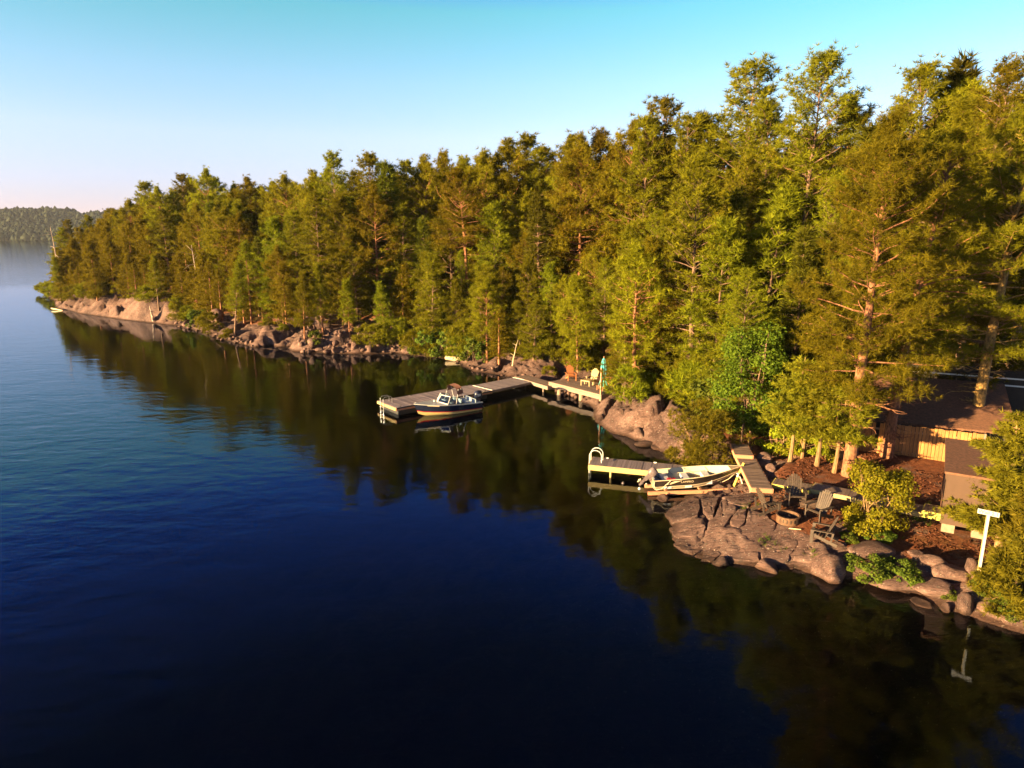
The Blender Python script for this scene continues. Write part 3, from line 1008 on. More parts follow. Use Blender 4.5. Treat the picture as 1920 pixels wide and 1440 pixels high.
ZONES = [(230, 'far rocky point'), (330, 'inland from the far point'), (450, 'low pink ledges'), (560, 'pink rock slab'), (670, 'left half of the boulder pile'), (775, 'right half of the boulder pile'),
         (880, 'bushy bank left of the motorboat'), (985, 'bank behind the motorboat'), (1110, 'behind the umbrella deck'), (1240, 'slope right of the umbrella'), (1360, 'left of the leafy thicket'),
         (1480, 'behind the leafy thicket'), (1650, 'left of the brown cabin'), (9999, 'behind the brown cabin')]
KINDNAME = dict(white=('white_pine', 'white pine'), red=('red_pine', 'red pine'), young=('young_pine', 'young pine'), spruce=('spruce_tree', 'dark spruce'))
PROTECT = [(1020, 680, 1140, 765), (1112, 765, 1300, 862), (430, 606, 562, 664), (560, 615, 765, 668), (105, 562, 330, 612), (330, 600, 440, 640), (1372, 830, 1450, 920), (1450, 785, 1600, 1000),
           (1590, 755, 2000, 1200), (885, 692, 1010, 745), (1215, 722, 1285, 745)]
TREES = []                      # (x, y, z, height, kind, fine, radius)


def proj_box(x, y, z, h, rad, low):
    d = math.hypot(x, y)
    bx, by = P(x, y, z)
    tx_, ty_ = P(x, y, z + h)
    _, ly = P(x, y, z + h * low)
    k = F / max(d, 1)
    return bx, by, tx_, ty_, ly, rad * k


def add_tree(x, y, h, kind, d=None, z=None):
    z = hz(x, y) if z is None else z
    TREES.append((x, y, z, h, kind))


# skyline trees first: each top stands where the photograph's treeline has it
rs = random.Random(5)
for px, py in SKYLINE:
    if px < 110 or px > 1950:
        continue
    target = 9 + rs.uniform(0, 9) if px > 330 else 6 + rs.uniform(0, 6)
    if px > 1300:
        target = rs.uniform(14, 20)
    az_ = math.atan2((px - 960) / F, math.cos(TH))
    for r_ in np.arange(30, 170, 1.0):
        x, y = r_ * math.sin(az_), r_ * math.cos(az_)
        sd, _ = shore_field([x], [y])
        if sd[0] > target and (px < 1250 or r_ > 43):
            break
    z = hz(x, y)
    top = None
    for zz in np.arange(z + 3, z + 34, .1):
        if P(x, y, zz)[1] <= py:
            top = zz
            break
    if top is None:
        continue
    x = (px - 960) / F * (y * math.cos(TH) - (top - CH) * math.sin(TH))   # the top, not the foot, stands at the treeline pixel
    z = hz(x, y)
    h = top - z
    if px in (1400, 1535, 1252, 622, 692, 990, 340, 272, 1880, 1020, 402, 760):
        kind = 'white'
    elif px in (1335, 1785, 1645, 660, 722):
        kind = 'spruce'
    else:
        kind = rs.choice(('red', 'red', 'white'))
    add_tree(x, y, h, kind, z=z)
NSKY = len(TREES)

cand = []
for k in range(14000):
    a = rs.uniform(R(-36), R(41))
    r_ = rs.uniform(30, 175)
    cand.append((r_ * math.sin(a), r_ * math.cos(a)))
cx, cy = np.array(cand).T
csd, _ = shore_field(cx, cy)
cz = terrain(cx, cy)
order = np.argsort(csd + RNG.uniform(0, 5, len(csd)))
placed = [(t[0], t[1], 2.2) for t in TREES]
CLEAR = [(13.0, 21.0, 24.5, 34.5)]
for i in order:
    x, y, sd, z = cx[i], cy[i], csd[i], cz[i]
    if sd < 1.6 or sd > 34:
        continue
    d = math.hypot(x, y)
    if any(a < x < c and b < y < e for a, b, c, e in CLEAR):
        continue
    px, py = P(x, y, z)
    if px < 60 or px > 2080:
        continue
    if sd < 6:
        sp, h, kind = 1.9, rs.uniform(4.5, 9), rs.choice(('young', 'young', 'white', 'red'))
    elif sd < 14:
        sp, h, kind = 2.35, rs.uniform(8.5, 14), rs.choice(('red', 'red', 'white', 'white', 'young', 'spruce'))
    else:
        sp, h, kind = 3.1, rs.uniform(12, 18), rs.choice(('red', 'red', 'white', 'spruce'))
    if d > 95:
        sp *= 1.1
    if any((x - a) ** 2 + (y - b) ** 2 < (max(sp, c) * .5 + sp * .5) ** 2 for a, b, c in placed):
        continue
    wr = dict(white=.25, red=.24, young=.3, spruce=.19)[kind] * h
    bx, by, tx_, ty_, ly, rp = proj_box(x, y, z, h, wr, .2)
    if any(bx + rp * .7 > a and bx - rp * .7 < c and by > b + 3 and ly < e for a, b, c, e in PROTECT):
        continue
    lim = sky_y(tx_, rp * .4) + rs.uniform(5, 45)
    if ty_ < lim:
        zz = z + h
        while zz > z + 3 and P(x, y, zz)[1] < lim:
            zz -= .25
        h = zz - z
        if h < 4:
            continue
    TREES.append((x, y, z, h, kind))
    placed.append((x, y, sp))

# the nearest-looking 270 stand as trees of their own, the rest fill the wood behind
key = [-(t[3] / math.hypot(t[0], t[1])) if i >= NSKY else -9 for i, t in enumerate(TREES)]
rank = sorted(range(len(TREES)), key=lambda i: key[i])
single, mass = [TREES[i] for i in rank[:290]], [TREES[i] for i in rank[290:]]
ORD = ('first second third fourth fifth sixth seventh eighth ninth tenth eleventh twelfth thirteenth fourteenth fifteenth sixteenth seventeenth eighteenth nineteenth twentieth twenty-first twenty-second twenty-third twenty-fourth twenty-fifth twenty-sixth twenty-seventh twenty-eighth twenty-ninth thirtieth').split()
bins = {}
for t in single:
    x, y, z, h, kind = t
    px, py = P(x, y, z + h)
    sd, _ = shore_field([x], [y])
    zone = next(s for lim, s in ZONES if px < lim)
    depth = 'front' if sd[0] < 6 else ('middle' if sd[0] < 13 else 'back')
    bins.setdefault((kind, zone, depth), []).append((px, t))
for (kind, zone, depth), lst in bins.items():
    lst.sort(key=lambda q: q[0])
    word = dict(front='waterside row', middle='middle rows', back='back rows')[depth]
    for k, (px, t) in enumerate(lst):
        x, y, z, h, kind = t
        d = math.hypot(x, y)
        pool = NEARP[kind] if d < 58 and kind in NEARP else PINES[kind]
        ms, h0 = pool[int(abs(x * 13.7 + y * 7.3)) % len(pool)]
        s = h / h0
        nm, words = KINDNAME[kind]
        lab = ('only %s, %s, %s' % (words, word, zone)) if len(lst) == 1 else '%s %s from left, %s, %s' % (ORD[min(k, 19)], words, word, zone)
        wd = rs.uniform(.9, 1.15)
        wd *= 1.12 if depth == 'back' else 1.0
        plant(nm, ms, (x, y, z - .1), (s * wd, s * wd, s), rs.uniform(0, 6.28), lab, 'tree', words + 's, ' + zone)
# the wood behind, past the limit of single trees
if mass:
    vs, fs, ti, off = [], [], [], 0
    for t in mass:
        x, y, z, h, kind = t
        me = PINES[kind][0][0][1]
        k = len(me.vertices)
        co = np.empty(k * 3, np.float32)
        me.vertices.foreach_get('co', co)
        tt = np.empty(k, np.float32)
        me.attributes['tint'].data.foreach_get('value', tt)
        co = co.reshape(-1, 3, 3)
        keep = RNG.random(len(co)) < .22
        co = co[keep]
        c0 = co.mean(1, keepdims=True)
        co = ((co - c0) * 2.3 + c0).reshape(-1, 3)
        tt = tt.reshape(-1, 3)[keep].ravel()
        s, a = h / PINES[kind][0][1], rs.uniform(0, 6.28)
        ca, sa = math.cos(a) * s, math.sin(a) * s
        vs.append(np.stack([co[:, 0] * ca - co[:, 1] * sa + x, co[:, 0] * sa + co[:, 1] * ca + y, co[:, 2] * s + z], 1))
        ti.append(tt)
        off += len(co)
    vs = np.concatenate(vs)
    o = link('distant_woods', mesh_np('distant_woods', vs, np.arange(len(vs)).reshape(-1, 3), M['n_red'], False, {'tint': np.concatenate(ti)}))
    tag(o, 'pine woods filling the slope behind the single trees', None, None, 'stuff')
    tr_ = MB()
    for x, y, z, h, kind in mass:
        tr_.tube([(x, y, z - .5), (x, y, z + h * .85)], [.16, .04], 4, False)
    tag(tr_.build('distant_trunks', M['bark_red'], None, True), 'trunks of the pine woods behind the single trees', None, None, 'stuff')

# ------------------------------------------------------------------ far shore
hx = np.linspace(-2100, 700, 150)
hy = np.linspace(0, 900, 40)
HX, HY = np.meshgrid(hx, hy)


def far_h(x, yy):
    prof = np.interp(x, [-2200, -1500, -1250, -1120, -1040, -970, -920, -860, -750, -560, 0, 700], [40, 48, 56, 62, 54, 47, 52, 66, 82, 80, 70, 60])
    return prof * sstep(-30, 330, yy) * (1 + .12 * fbm(x * .006, yy * .006, 40, 4)) + 5 * fbm(x * .02, yy * .02, 41, 3) * sstep(0, 80, yy) - 2 + 3 * sstep(0, 20, yy)


fy0 = 1295 + 26 * fbm(hx * .004, hx * 0, 43, 3)
far_v = np.stack([HX, HY + fy0[None, :], far_h(HX, HY)], -1).reshape(-1, 3)
ii = np.arange(150 * 40).reshape(40, 150)
far_q = np.stack([ii[:-1, :-1], ii[:-1, 1:], ii[1:, 1:], ii[1:, :-1]], -1).reshape(-1, 4)
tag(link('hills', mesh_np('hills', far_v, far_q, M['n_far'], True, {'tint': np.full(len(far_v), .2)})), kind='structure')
k = 7000
fx = RNG.uniform(-1650, -500, k)
fyy = 380 * RNG.random(k) ** 1.3 + 1
fz = far_h(fx, fyy)
fyw = fyy + np.interp(fx, hx, fy0)
fh = RNG.uniform(7, 13, k) * np.where(RNG.random(k) < .08, 1.4, 1)
fw = fh * RNG.uniform(.38, .62, k)
NV, NR = 7, 4
ang = np.linspace(0, 2 * np.pi, NV, endpoint=False)
prof = np.array([[.35, .08], [1, .3], [.72, .65], [.08, 1]])
jit = RNG.uniform(.6, 1.35, (k, NR, NV))
vx = fx[:, None, None] + np.cos(ang)[None, None] * prof[None, :, 0, None] * fw[:, None, None] * jit
vy = fyw[:, None, None] + np.sin(ang)[None, None] * prof[None, :, 0, None] * fw[:, None, None] * jit
vz = fz[:, None, None] + (prof[None, :, 1, None] + RNG.uniform(-.06, .06, (k, NR, NV))) * fh[:, None, None]
fv = np.stack([vx, vy, vz], -1).reshape(-1, 3)
b = (np.arange(k) * NV * NR)[:, None, None]
rr_ = np.arange(NR - 1)[None, :, None] * NV
cc_ = np.arange(NV)[None, None]
c2 = (cc_ + 1) % NV
fq = np.stack(np.broadcast_arrays(b + rr_ + cc_, b + rr_ + c2, b + rr_ + NV + c2, b + rr_ + NV + cc_), -1).reshape(-1, 4)
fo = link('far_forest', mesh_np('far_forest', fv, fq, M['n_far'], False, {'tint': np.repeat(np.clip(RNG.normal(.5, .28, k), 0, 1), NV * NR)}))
tag(fo, 'hazy wooded hills across the lake', None, None, 'stuff')
# the evening air between here and the far hills
hm, nt_, out_ = new_mat('evening_haze')
pv = nt_.nodes.new('ShaderNodeVolumePrincipled')
pv.inputs['Color'].default_value = (0.75, 0.82, 0.95, 1)
pv.inputs['Density'].default_value = 0.00005
pv.inputs['Anisotropy'].default_value = 0.1
nt_.links.new(pv.outputs[0], out_.inputs['Volume'])
hzb = MB().box((0, 0, 45), (8300, 8300, 125)).build('haze', hm)
tag(hzb, 'thin evening haze over the lake and hills', None, None, 'stuff')

# ------------------------------------------------------------------ bedrock slabs and boulders
def slab_mesh(poly, top, seed, depth=1.0, n=30):
    """one jointed slab of bedrock: weathered top that follows the dip, rounded arrises, rough broken sides"""
    c = sum((Vector(p) for p in poly), Vector((0, 0))) / len(poly)
    ring, m = [], len(poly)
    per = [(Vector(poly[(i + 1) % m]) - Vector(poly[i])).length for i in range(m)]
    tot = sum(per)
    for k in range(n):
        s = tot * k / n
        i = 0
        while s > per[i]:
            s -= per[i]
            i += 1
        ring.append(Vector(poly[i]).lerp(Vector(poly[(i + 1) % m]), s / per[i]))
    rad = (sum((p - c).length for p in ring) / n)
    prof = [(1.06, -depth), (1.05, -.45), (1.015, -.16), (.99, -.035), (.955, -.004), (.80, 0), (.58, 0), (.36, 0), (.16, 0)]
    qs, dzs = [], []
    for sc_, dz in prof:
        for p in ring:
            q = c + (p - c) * sc_ * .978
            qs.append((q.x, q.y, (p - c).normalized().x, (p - c).normalized().y, 1 if sc_ > .95 else .25))
            dzs.append(dz)
    qs = np.array(qs)
    jx = fbm(qs[:, 0] * 2.4, qs[:, 1] * 2.4, seed, 3) * .10 * qs[:, 4] + fbm(qs[:, 0] * 9, qs[:, 1] * 9, seed + 3, 2) * .05 * qs[:, 4]
    X, Y = qs[:, 0] + qs[:, 2] * jx, qs[:, 1] + qs[:, 3] * jx
    Z = top(X, Y) + np.array(dzs) + fbm(X * 1.2, Y * 2.6, 60, 4) * .09 + fbm(X * .8, Y * 6, 61, 3) * .06 + fbm(X * 7, Y * 9, 62, 2) * .03
    vs_ = [tuple(t) for t in np.stack([X, Y, Z], 1)]
    rows = [vs_[k * n:(k + 1) * n] for k in range(len(prof))]
    mb = MB().loft(rows, True)
    mb.add([(c.x, c.y, float(top(c.x, c.y)[0]) + .01)] + rows[-1], [(0, 1 + k, 1 + (k + 1) % n) for k in range(n)])
    return mb.mesh('rock_slab', M['rock'], True)


def top_front(x, y):
    # the outcrop dips gently to the lake
    x, y = np.ravel(x), np.ravel(y)
    sd, _ = shore_field(x, y)
    return 0.07 + 0.80 * sstep(-.4, 3.4, sd) ** .8


def top1(x, y):
    return float(top_front(x, y)[0])


def zpx(pts, ox, oy, k, zf):
    out = []
    for a, b in pts:
        px, py = ox + a / k, oy + b / k
        z = .5
        for _ in range(6):
            w = W(px, py, z)
            z = float(zf(w.x, w.y)[0])
        out.append((w.x, w.y))
    return out


SLABS = [
    [(122, 485), (280, 380), (440, 345), (448, 440), (425, 520), (330, 548), (190, 578)],
    [(455, 345), (615, 332), (588, 430), (560, 528), (512, 530), (465, 440)],
    [(170, 612), (285, 568), (430, 552), (488, 600), (478, 690), (400, 712), (230, 708)],
    [(200, 760), (240, 722), (420, 718), (430, 760), (380, 850), (300, 830)],
    [(600, 470), (640, 352), (785, 430), (765, 475), (698, 540), (685, 590), (560, 695), (502, 690), (518, 560)],
    [(708, 560), (785, 448), (865, 442), (848, 560), (795, 615), (725, 600)],
    [(602, 690), (682, 604), (790, 622), (735, 700), (648, 795), (580, 825), (500, 795)],
    [(480, 812), (585, 834), (632, 856), (560, 912), (458, 905)],
    [(885, 445), (1000, 470), (1130, 580), (1100, 700), (960, 760), (810, 760), (725, 742), (800, 640), (853, 560)],
    [(1138, 585), (1260, 604), (1378, 682), (1330, 780), (1235, 815), (1090, 800), (965, 765), (1105, 702)],
    [(715, 752), (810, 768), (955, 772), (985, 930), (880, 925), (760, 912), (645, 850)],
    [(965, 775), (1090, 808), (1240, 822), (1310, 800), (1240, 932), (1000, 930)],
    [(1322, 810), (1500, 797), (1522, 850), (1468, 932), (1272, 908)],
    [(1542, 770), (1650, 732), (1780, 762), (1810, 800), (1700, 868), (1494, 922), (1530, 850)],
    [(645, 335), (800, 318), (960, 302), (960, 372), (880, 428), (800, 412), (700, 400)],
    [(400, 730), (470, 720), (500, 770), (430, 850), (370, 870)],
]
oc = thing('rock_outcrop', 'jointed grey bedrock outcrop sloping from the fire pit into the lake', 'rock', (0, 0, 0))
for i, s in enumerate(SLABS):
    link('rock_slab', slab_mesh(zpx(s, 1220, 860, 4.8, top_front), top_front, 50 + i), oc)

def boulder_mesh(seed, cuts=9, sub=3):
    rnd = random.Random(seed)
    bm = bmesh.new()
    bmesh.ops.create_icosphere(bm, subdivisions=sub, radius=1)
    for k in range(cuts):
        n_ = Vector((rnd.gauss(0, 1), rnd.gauss(0, 1), rnd.gauss(0, .8))).normalized()
        o = rnd.uniform(.55, .85)
        for v in bm.verts:
            d = v.co.dot(n_) - o
            if d > 0:
                v.co -= n_ * d * .96
    ox = rnd.uniform(0, 50)
    for v in bm.verts:
        v.co *= 1 + .13 * float(fbm([v.co.x * 2.2 + ox], [v.co.y * 2.2 + v.co.z * 1.7], seed, 3)[0])
    for f in bm.faces:
        f.smooth = True
    for e in bm.edges:
        if e.calc_face_angle(0) > .42:
            e.smooth = False
    me = bpy.data.meshes.new('boulder')
    bm.to_mesh(me)
    bm.free()
    me.materials.append(M['boulder'])
    return me


BOULD = [boulder_mesh(s) for s in range(9)]
BOULD_LO = [boulder_mesh(20 + s, 10, 2) for s in range(8)]


def boulder(px, py, w, h, label, group=None, depth=None, k=None, rz=None, z0=None, pool=BOULD, name='boulder'):
    """a boulder whose foot the photo shows at (px, py), w and h photo pixels wide and high"""
    p = G(px, py) if z0 is None else W(px, py, 0)
    z = p.z if z0 is None else z0
    s = p.length / F if False else math.hypot(p.x, p.y) / F
    sx, sz = w * s / 2, h * s / 2
    me = pool[(k if k is not None else int(px * 7 + py * 3)) % len(pool)]
    o = link(name, me, None, (p.x, p.y + sx * .4, z + sz * .55), (0, 0, rz if rz is not None else (px * .7) % 6.28), (sx, depth or sx * .85, sz * 1.15))
    return tag(o, label, 'boulder', group)


boulder(1564, 1086, 78, 50, 'big pale boulder standing in the water beside the leafy ground shrub', k=0, rz=.4, z0=-.1)
boulder(1811, 1148, 40, 46, 'upright egg-shaped boulder in the water left of the last two rocks', k=1, rz=1.2, z0=-.1)
boulder(1864, 1162, 48, 34, 'wedge-shaped grey rock in the water right of the egg-shaped boulder', k=2, rz=2.0, z0=-.1)
boulder(1908, 1176, 40, 34, 'pale rock in the water at the right edge of the photo', k=3, rz=.2, z0=-.1)
boulder(1777, 1146, 24, 18, 'small square rock in the water left of the egg-shaped boulder', k=4, rz=.5, z0=-.08)
boulder(1734, 1136, 44, 14, 'low flat rock barely breaking the water off the signpost shore', k=5, rz=.1, z0=-.1)
boulder(1355, 1060, 38, 22, 'small boulder in the water at the foot of the jointed outcrop', k=6, rz=.1, z0=-.1)
boulder(1440, 1070, 52, 24, 'low reddish boulder in the water under the widest slab', k=7, rz=2.2, z0=-.1)
boulder(1790, 1092, 62, 34, 'broad pale rock on the bank left of the signpost', k=8, rz=.3)
boulder(1755, 1072, 46, 26, 'lumpy rock behind the broad pale rock on the bank', k=1, rz=2.4)
boulder(1824, 1082, 34, 34, 'rounded rock against the foot of the white signpost', k=2, rz=.9)
boulder(1643, 1048, 84, 24, 'dark mossy slab of rock behind the leafy ground shrub', k=3, rz=.3)
boulder(1720, 1050, 34, 16, 'flat rock at the edge of the red needle litter', k=5, rz=1.3)
boulder(1692, 1108, 100, 26, 'long low ledge of rock under the leafy ground shrub', k=4, rz=-.3)
boulder(1765, 1122, 84, 26, 'long rock ledge at the waterline below the signpost', k=6, rz=-.35)
boulder(1201, 824, 36, 28, 'triangular reddish boulder at the waterline of the rock dome', k=7, rz=1.9, z0=-.05)
boulder(1283, 864, 50, 52, 'pale boulder with a dark wet foot beside the yellow-green bush', k=0, rz=.9, z0=-.1)
boulder(1234, 842, 32, 10, 'flat grey rock at the waterline right of the triangular boulder', k=5, rz=.2, z0=-.06)
boulder(1258, 849, 30, 8, 'flat grey rock at the waterline next to the pale boulder', k=8, rz=.5, z0=-.06)
boulder(1213, 836, 46, 12, 'low brown rock shelf in the water under the rock dome', k=3, rz=.4, z0=-.08)
boulder(1434, 872, 34, 26, 'grey boulder right of the brown walkway', k=2, rz=.3)
boulder(1446, 888, 24, 18, 'small pale rock where the walkway meets the boardwalk', k=4, rz=1.3)
boulder(1245, 938, 34, 16, 'reddish rock in the shallows below the boat cradle', k=6, rz=1.1, z0=-.12)
boulder(1262, 926, 40, 12, 'flat wet rock in the shallows under the boat cradle', k=5, rz=.3, z0=-.12)
boulder(735, 566, 60, 34, 'big boulder on the slope above the boulder pile', k=1, rz=.3)
boulder(712, 622, 30, 22, 'large pale boulder under the small pine in the boulder pile', k=7, rz=.3)
boulder(405, 606, 26, 26, 'dark block of rock at the back of the low ledges', k=2, rz=.3)
boulder(700, 655, 18, 20, 'bright square boulder in the middle of the pile waterline', k=3, rz=.8)
rb = random.Random(3)
spots = []
while len(spots) < 150:
    x = rb.uniform(560, 770)
    y = 663 - 42 * rb.random() ** 1.7
    w = rb.choice((7, 9, 11, 13, 17, 22)) * rb.uniform(.85, 1.15) * (1 if y > 640 else .8)
    if all((x - a) ** 2 + ((y - b) * 1.6) ** 2 < 0 or math.hypot(x - a, (y - b) * 1.7) > (w + c) * .38 for a, b, c in spots):
        spots.append((x, y, w))
for i, (x, y, w) in enumerate(spots):
    boulder(x, y, w, w * rb.uniform(.5, .85), 'rough boulder in the tumbled pile along the far waterline', 'boulders tumbled along the far waterline', pool=BOULD_LO, k=i, rz=rb.uniform(0, 6))
spots = []
while len(spots) < 44:
    x = rb.uniform(325, 475) if len(spots) < 30 else rb.uniform(830, 1000)
    y = float(np.interp(x, [t[0] for t in SHORE_PX[:24]], [t[1] for t in SHORE_PX[:24]])) + 2 - rb.uniform(0, 9)
    w = rb.uniform(6, 15)
    if all(math.hypot(x - a, y - b) > (w + c) * .4 for a, b, c in spots):
        spots.append((x, y, w))
spots.sort()
for i, (x, y, w) in enumerate(spots):
    g = 'left shore' if x < 500 else 'bank by the dock'
    boulder(x, y, w, w * rb.uniform(.5, .8), ORD[i] + ' loose rock from left along the low ledges of the left shore' if x < 500 else ORD[i - 30] + ' loose rock from left on the bank behind the floating dock', 'loose rocks on the ' + g, pool=BOULD_LO, k=i, rz=rb.uniform(0, 6))
for i in range(16):
    x = 1045 + 5.2 * i
    boulder(x, 737 + (x - 1045) * .27 + rb.uniform(-2, 3), rb.uniform(9, 16), rb.uniform(8, 12), ORD[i] + ' rubble rock from left under the umbrella deck', 'rubble rocks under the umbrella deck', pool=BOULD_LO, k=i, z0=.05)

# ------------------------------------------------------------------ docks, deck, walkways


def frame_of(p0, p1):
    d = Vector((p1[0] - p0[0], p1[1] - p0[1]))
    return d.length, math.atan2(d.y, d.x)


def platform(name, label, cat, p0, p1, wid, z, bw=.14, board='deck_brown', fascia='wood_old', fh=.18, along=False, ends=True, back=True, posts=(), group=None, gap=.008, th=.036):
    """planks on a frame; p0 to p1 is the edge nearer the camera, the deck reaches wid to its left"""
    L, a = frame_of(p0, p1)
    root = thing(name, label, cat, (p0[0], p0[1], z), a, group)
    rnd = random.Random(name + label)
    if along:
        n_ = max(1, round(wid / bw))
        w_ = wid / n_
        me = MB().box((0, 0, 0), (L, w_ - gap, th)).mesh('plank', M[board])
        for i in range(n_):
            link('plank', me, root, (L / 2 + rnd.uniform(-.01, .01), (i + .5) * w_, -th / 2 + rnd.uniform(-.003, .003)))
    else:
        n_ = max(1, round(L / bw))
        w_ = L / n_
        me = MB().box((0, 0, 0), (w_ - gap, wid, th)).mesh('plank', M[board])
        for i in range(n_):
            link('plank', me, root, ((i + .5) * w_, wid / 2 + rnd.uniform(-.012, .012), -th / 2 + rnd.uniform(-.004, .004)), (0, rnd.uniform(-.006, .006), rnd.uniform(-.004, .004)))
    zf = -th - fh / 2 + .03
    MB().box((L / 2, -.027, zf), (L + .06, .038, fh)).build('fascia_board', M[fascia], root)
    if back:
        MB().box((L / 2, wid + .027, zf), (L + .06, .038, fh)).build('fascia_board', M[fascia], root)
    if ends:
        MB().box((-.022, wid / 2, zf - .004), (.036, wid + .012, fh - .006)).build('fascia_board', M[fascia], root)
        MB().box((L + .022, wid / 2, zf - .004), (.036, wid + .012, fh - .006)).build('fascia_board', M[fascia], root)
    for x, y, r_, h, mt in posts:
        MB().tube([(x, y, -th - h), (x, y, -th - .02)], r_, 10).build('support_post', M[mt], root, True)
    return root, L


def cleat_mesh(mat):
    m_ = MB().tube([(-.11, 0, .07), (-.05, 0, .055), (.05, 0, .055), (.11, 0, .07)], [.012, .018, .018, .012], 6)
    m_.box((-.04, 0, .025), (.025, .04, .05)).box((.04, 0, .025), (.025, .04, .05))
    return m_.mesh('cleat', M[mat])


# floating dock with the motorboat
B0, B1 = W(743, 765, .55), W(922, 732.5, .55)
dock, L = platform('floating_dock', 'long grey floating dock that the motorboat is tied to', 'dock', B0, B1, 2.6, .55, .145, 'deck_grey', 'wood_red', .20)
for y in (-.055, 2.655):
    MB().box((L / 2, y, -.03), (L, .03, .09)).build('rubber_edge', M['black'], dock)
MB().box((-.055, 1.3, -.11), (.03, 2.6, .16)).build('end_board', M['wood_new'], dock)
for i in range(4):
    MB().box((1.0 + i * 2.05, 1.3, -.44), (1.5, 2.1, .38)).build('float', M['black'], dock, bevel=.04)
cm_ = cleat_mesh('black')
for x, y in ((.4, .15), (.4, 2.45), (2.6, 2.45), (2.6, .15), (7.6, .15), (7.6, 2.45)):
    link('cleat', cm_, dock, (x, y, 0))
lad = thing('swim_ladder', 'dark metal swim ladder on the outer end of the floating dock', 'ladder', (0, 0, 0))
lm = dock.matrix_basis @ Matrix.Translation((0, 1.55, 0))
lad.matrix_basis = lm
for y in (0, .42):
    MB().tube([(.55, y, .0), (.55, y, .34), (.42, y, .46), (.0, y, .46), (-.14, y, .34), (-.14, y, -1.1)], .022, 8).build('side_rail', M['snagwood' if False else 'steel'], lad, True)
for z in (-.25, -.5, -.75, -1.0):
    MB().box((-.14, .21, z), (.09, .42, .03)).build('rung', M['steel'], lad)

G1 = W(998.6, 715.5, .58)
gang, L = platform('gangway', 'pinkish grey ramp joining the floating dock to the shore landing', 'gangway', B1 + Vector((.03, .03, 0)), G1, 2.25, .57, .145, 'deck_grey', 'wood_old', .17)
for x in (.02, L - .02):
    MB().box((x, 1.12, .012), (.05, 2.25, .02)).build('edge_strip', M['white'], gang)
D0, D1 = W(966, 706, .62), W(1027, 724.5, .62)
land_, L = platform('landing', 'narrow brown landing between the grey ramp and the umbrella deck', 'deck', D0, D1, 1.15, .62, .14, 'deck_brown', 'wood_old', .26, along=True,
                    posts=((1.2, .2, .07, 1.2, 'wood_old'), (3.6, .2, .07, 1.2, 'wood_old')))
E0, E1 = W(1030, 715.5, .9), W(1127.5, 740, .9)
deck, L = platform('deck', 'brown shore deck carrying the closed teal umbrella and wooden chairs', 'deck', E0, E1, 2.9, .9, .14, 'deck_brown', 'wood_old', .36, along=True,
                   posts=((.9, .25, .2, 1.3, 'concrete'), (3.3, .25, .2, 1.3, 'concrete'), (5.2, .3, .12, 1.2, 'concrete')))
MB().box((L / 2, -.052, -.12), (L + .05, .012, .012)).build('board_joint', M['dark_wall'], deck)
MB().box((L - .12, .06, .95), (.09, .09, 1.9)).build('corner_post', M['wood_red'], deck)
MB().box((L + .08, 1.9, -.06), (.06, 1.6, .14)).build('end_rail', M['wood_new'], deck)
deckM = deck.matrix_basis.copy()

X0, X1 = W(1168, 728, 1.05), W(1230, 736, 1.05)
platform('boardwalk', 'short low boardwalk leaving the umbrella deck through the bushes', 'boardwalk', X0, X1, .9, 1.0, .14, 'deck_brown', 'wood_new', .16, group='boardwalks')
X0, X1 = W(1233, 734, 1.3), W(1276, 741, 1.3)
platform('boardwalk', 'raised boardwalk with yellow edge above the rock dome', 'boardwalk', X0, X1, .9, 1.3, .14, 'deck_brown', 'wood_yellow', .24, group='boardwalks')
X0, X1 = W(1279, 742, 1.3), W(1345, 748, 1.3)
platform('boardwalk', 'boardwalk disappearing into the thicket beyond the yellow edge', 'boardwalk', X0, X1, .9, 1.28, .14, 'deck_brown', 'wood_old', .2, group='boardwalks')

# small dock behind the fishing boat
S0, S1 = W(1104.5, 871, .6), W(1213, 881.6, .6)
dv = (S1 - S0).normalized()
S1 = S0 + dv * 6.4
sdock, L = platform('small_dock', 'small plank dock with pale new edge boards and white ladder', 'dock', S0, S1, 1.25, .6, .145, 'deck_purple', 'wood_new', .27,
                    posts=((1.1, .1, .06, 1.0, 'wood_new'), (3.6, .1, .06, 1.0, 'wood_new'), (1.1, 1.1, .06, 1.0, 'wood_new'), (3.6, 1.1, .06, 1.0, 'wood_new'), (5.6, .6, .06, .7, 'wood_new')))
cm_ = MB().box((0, 0, .04), (.16, .05, .04)).box((0, 0, .015), (.07, .05, .03)).mesh('cleat', M['white'], bevel=.008)
for x in (.75, 3.2):
    link('cleat', cm_, sdock, (x, 1.18, 0))
lad = thing('dock_ladder', 'white tube ladder with two hooped handrails on the small dock', 'ladder')
lad.matrix_basis = sdock.matrix_basis @ Matrix.Translation((0, .42, 0))
for y in (0, .46):
    arc = [(.25 - .31 * math.cos(t), y, .34 + .30 * math.sin(t)) for t in [math.pi * k / 10 for k in range(11)]]
    MB().tube([(-.06, y, -1.1)] + arc + [(.56, y, .0)], .019, 8).build('handrail', M['white'], lad, True)
for z in (-.12, -.4, -.7, -1.0):
    MB().box((-.06, .23, z), (.09, .46, .03)).build('rung', M['white'], lad)
MB().box((.545, .23, .12), (.03, .46, .03)).build('cross_bar', M['white'], lad)

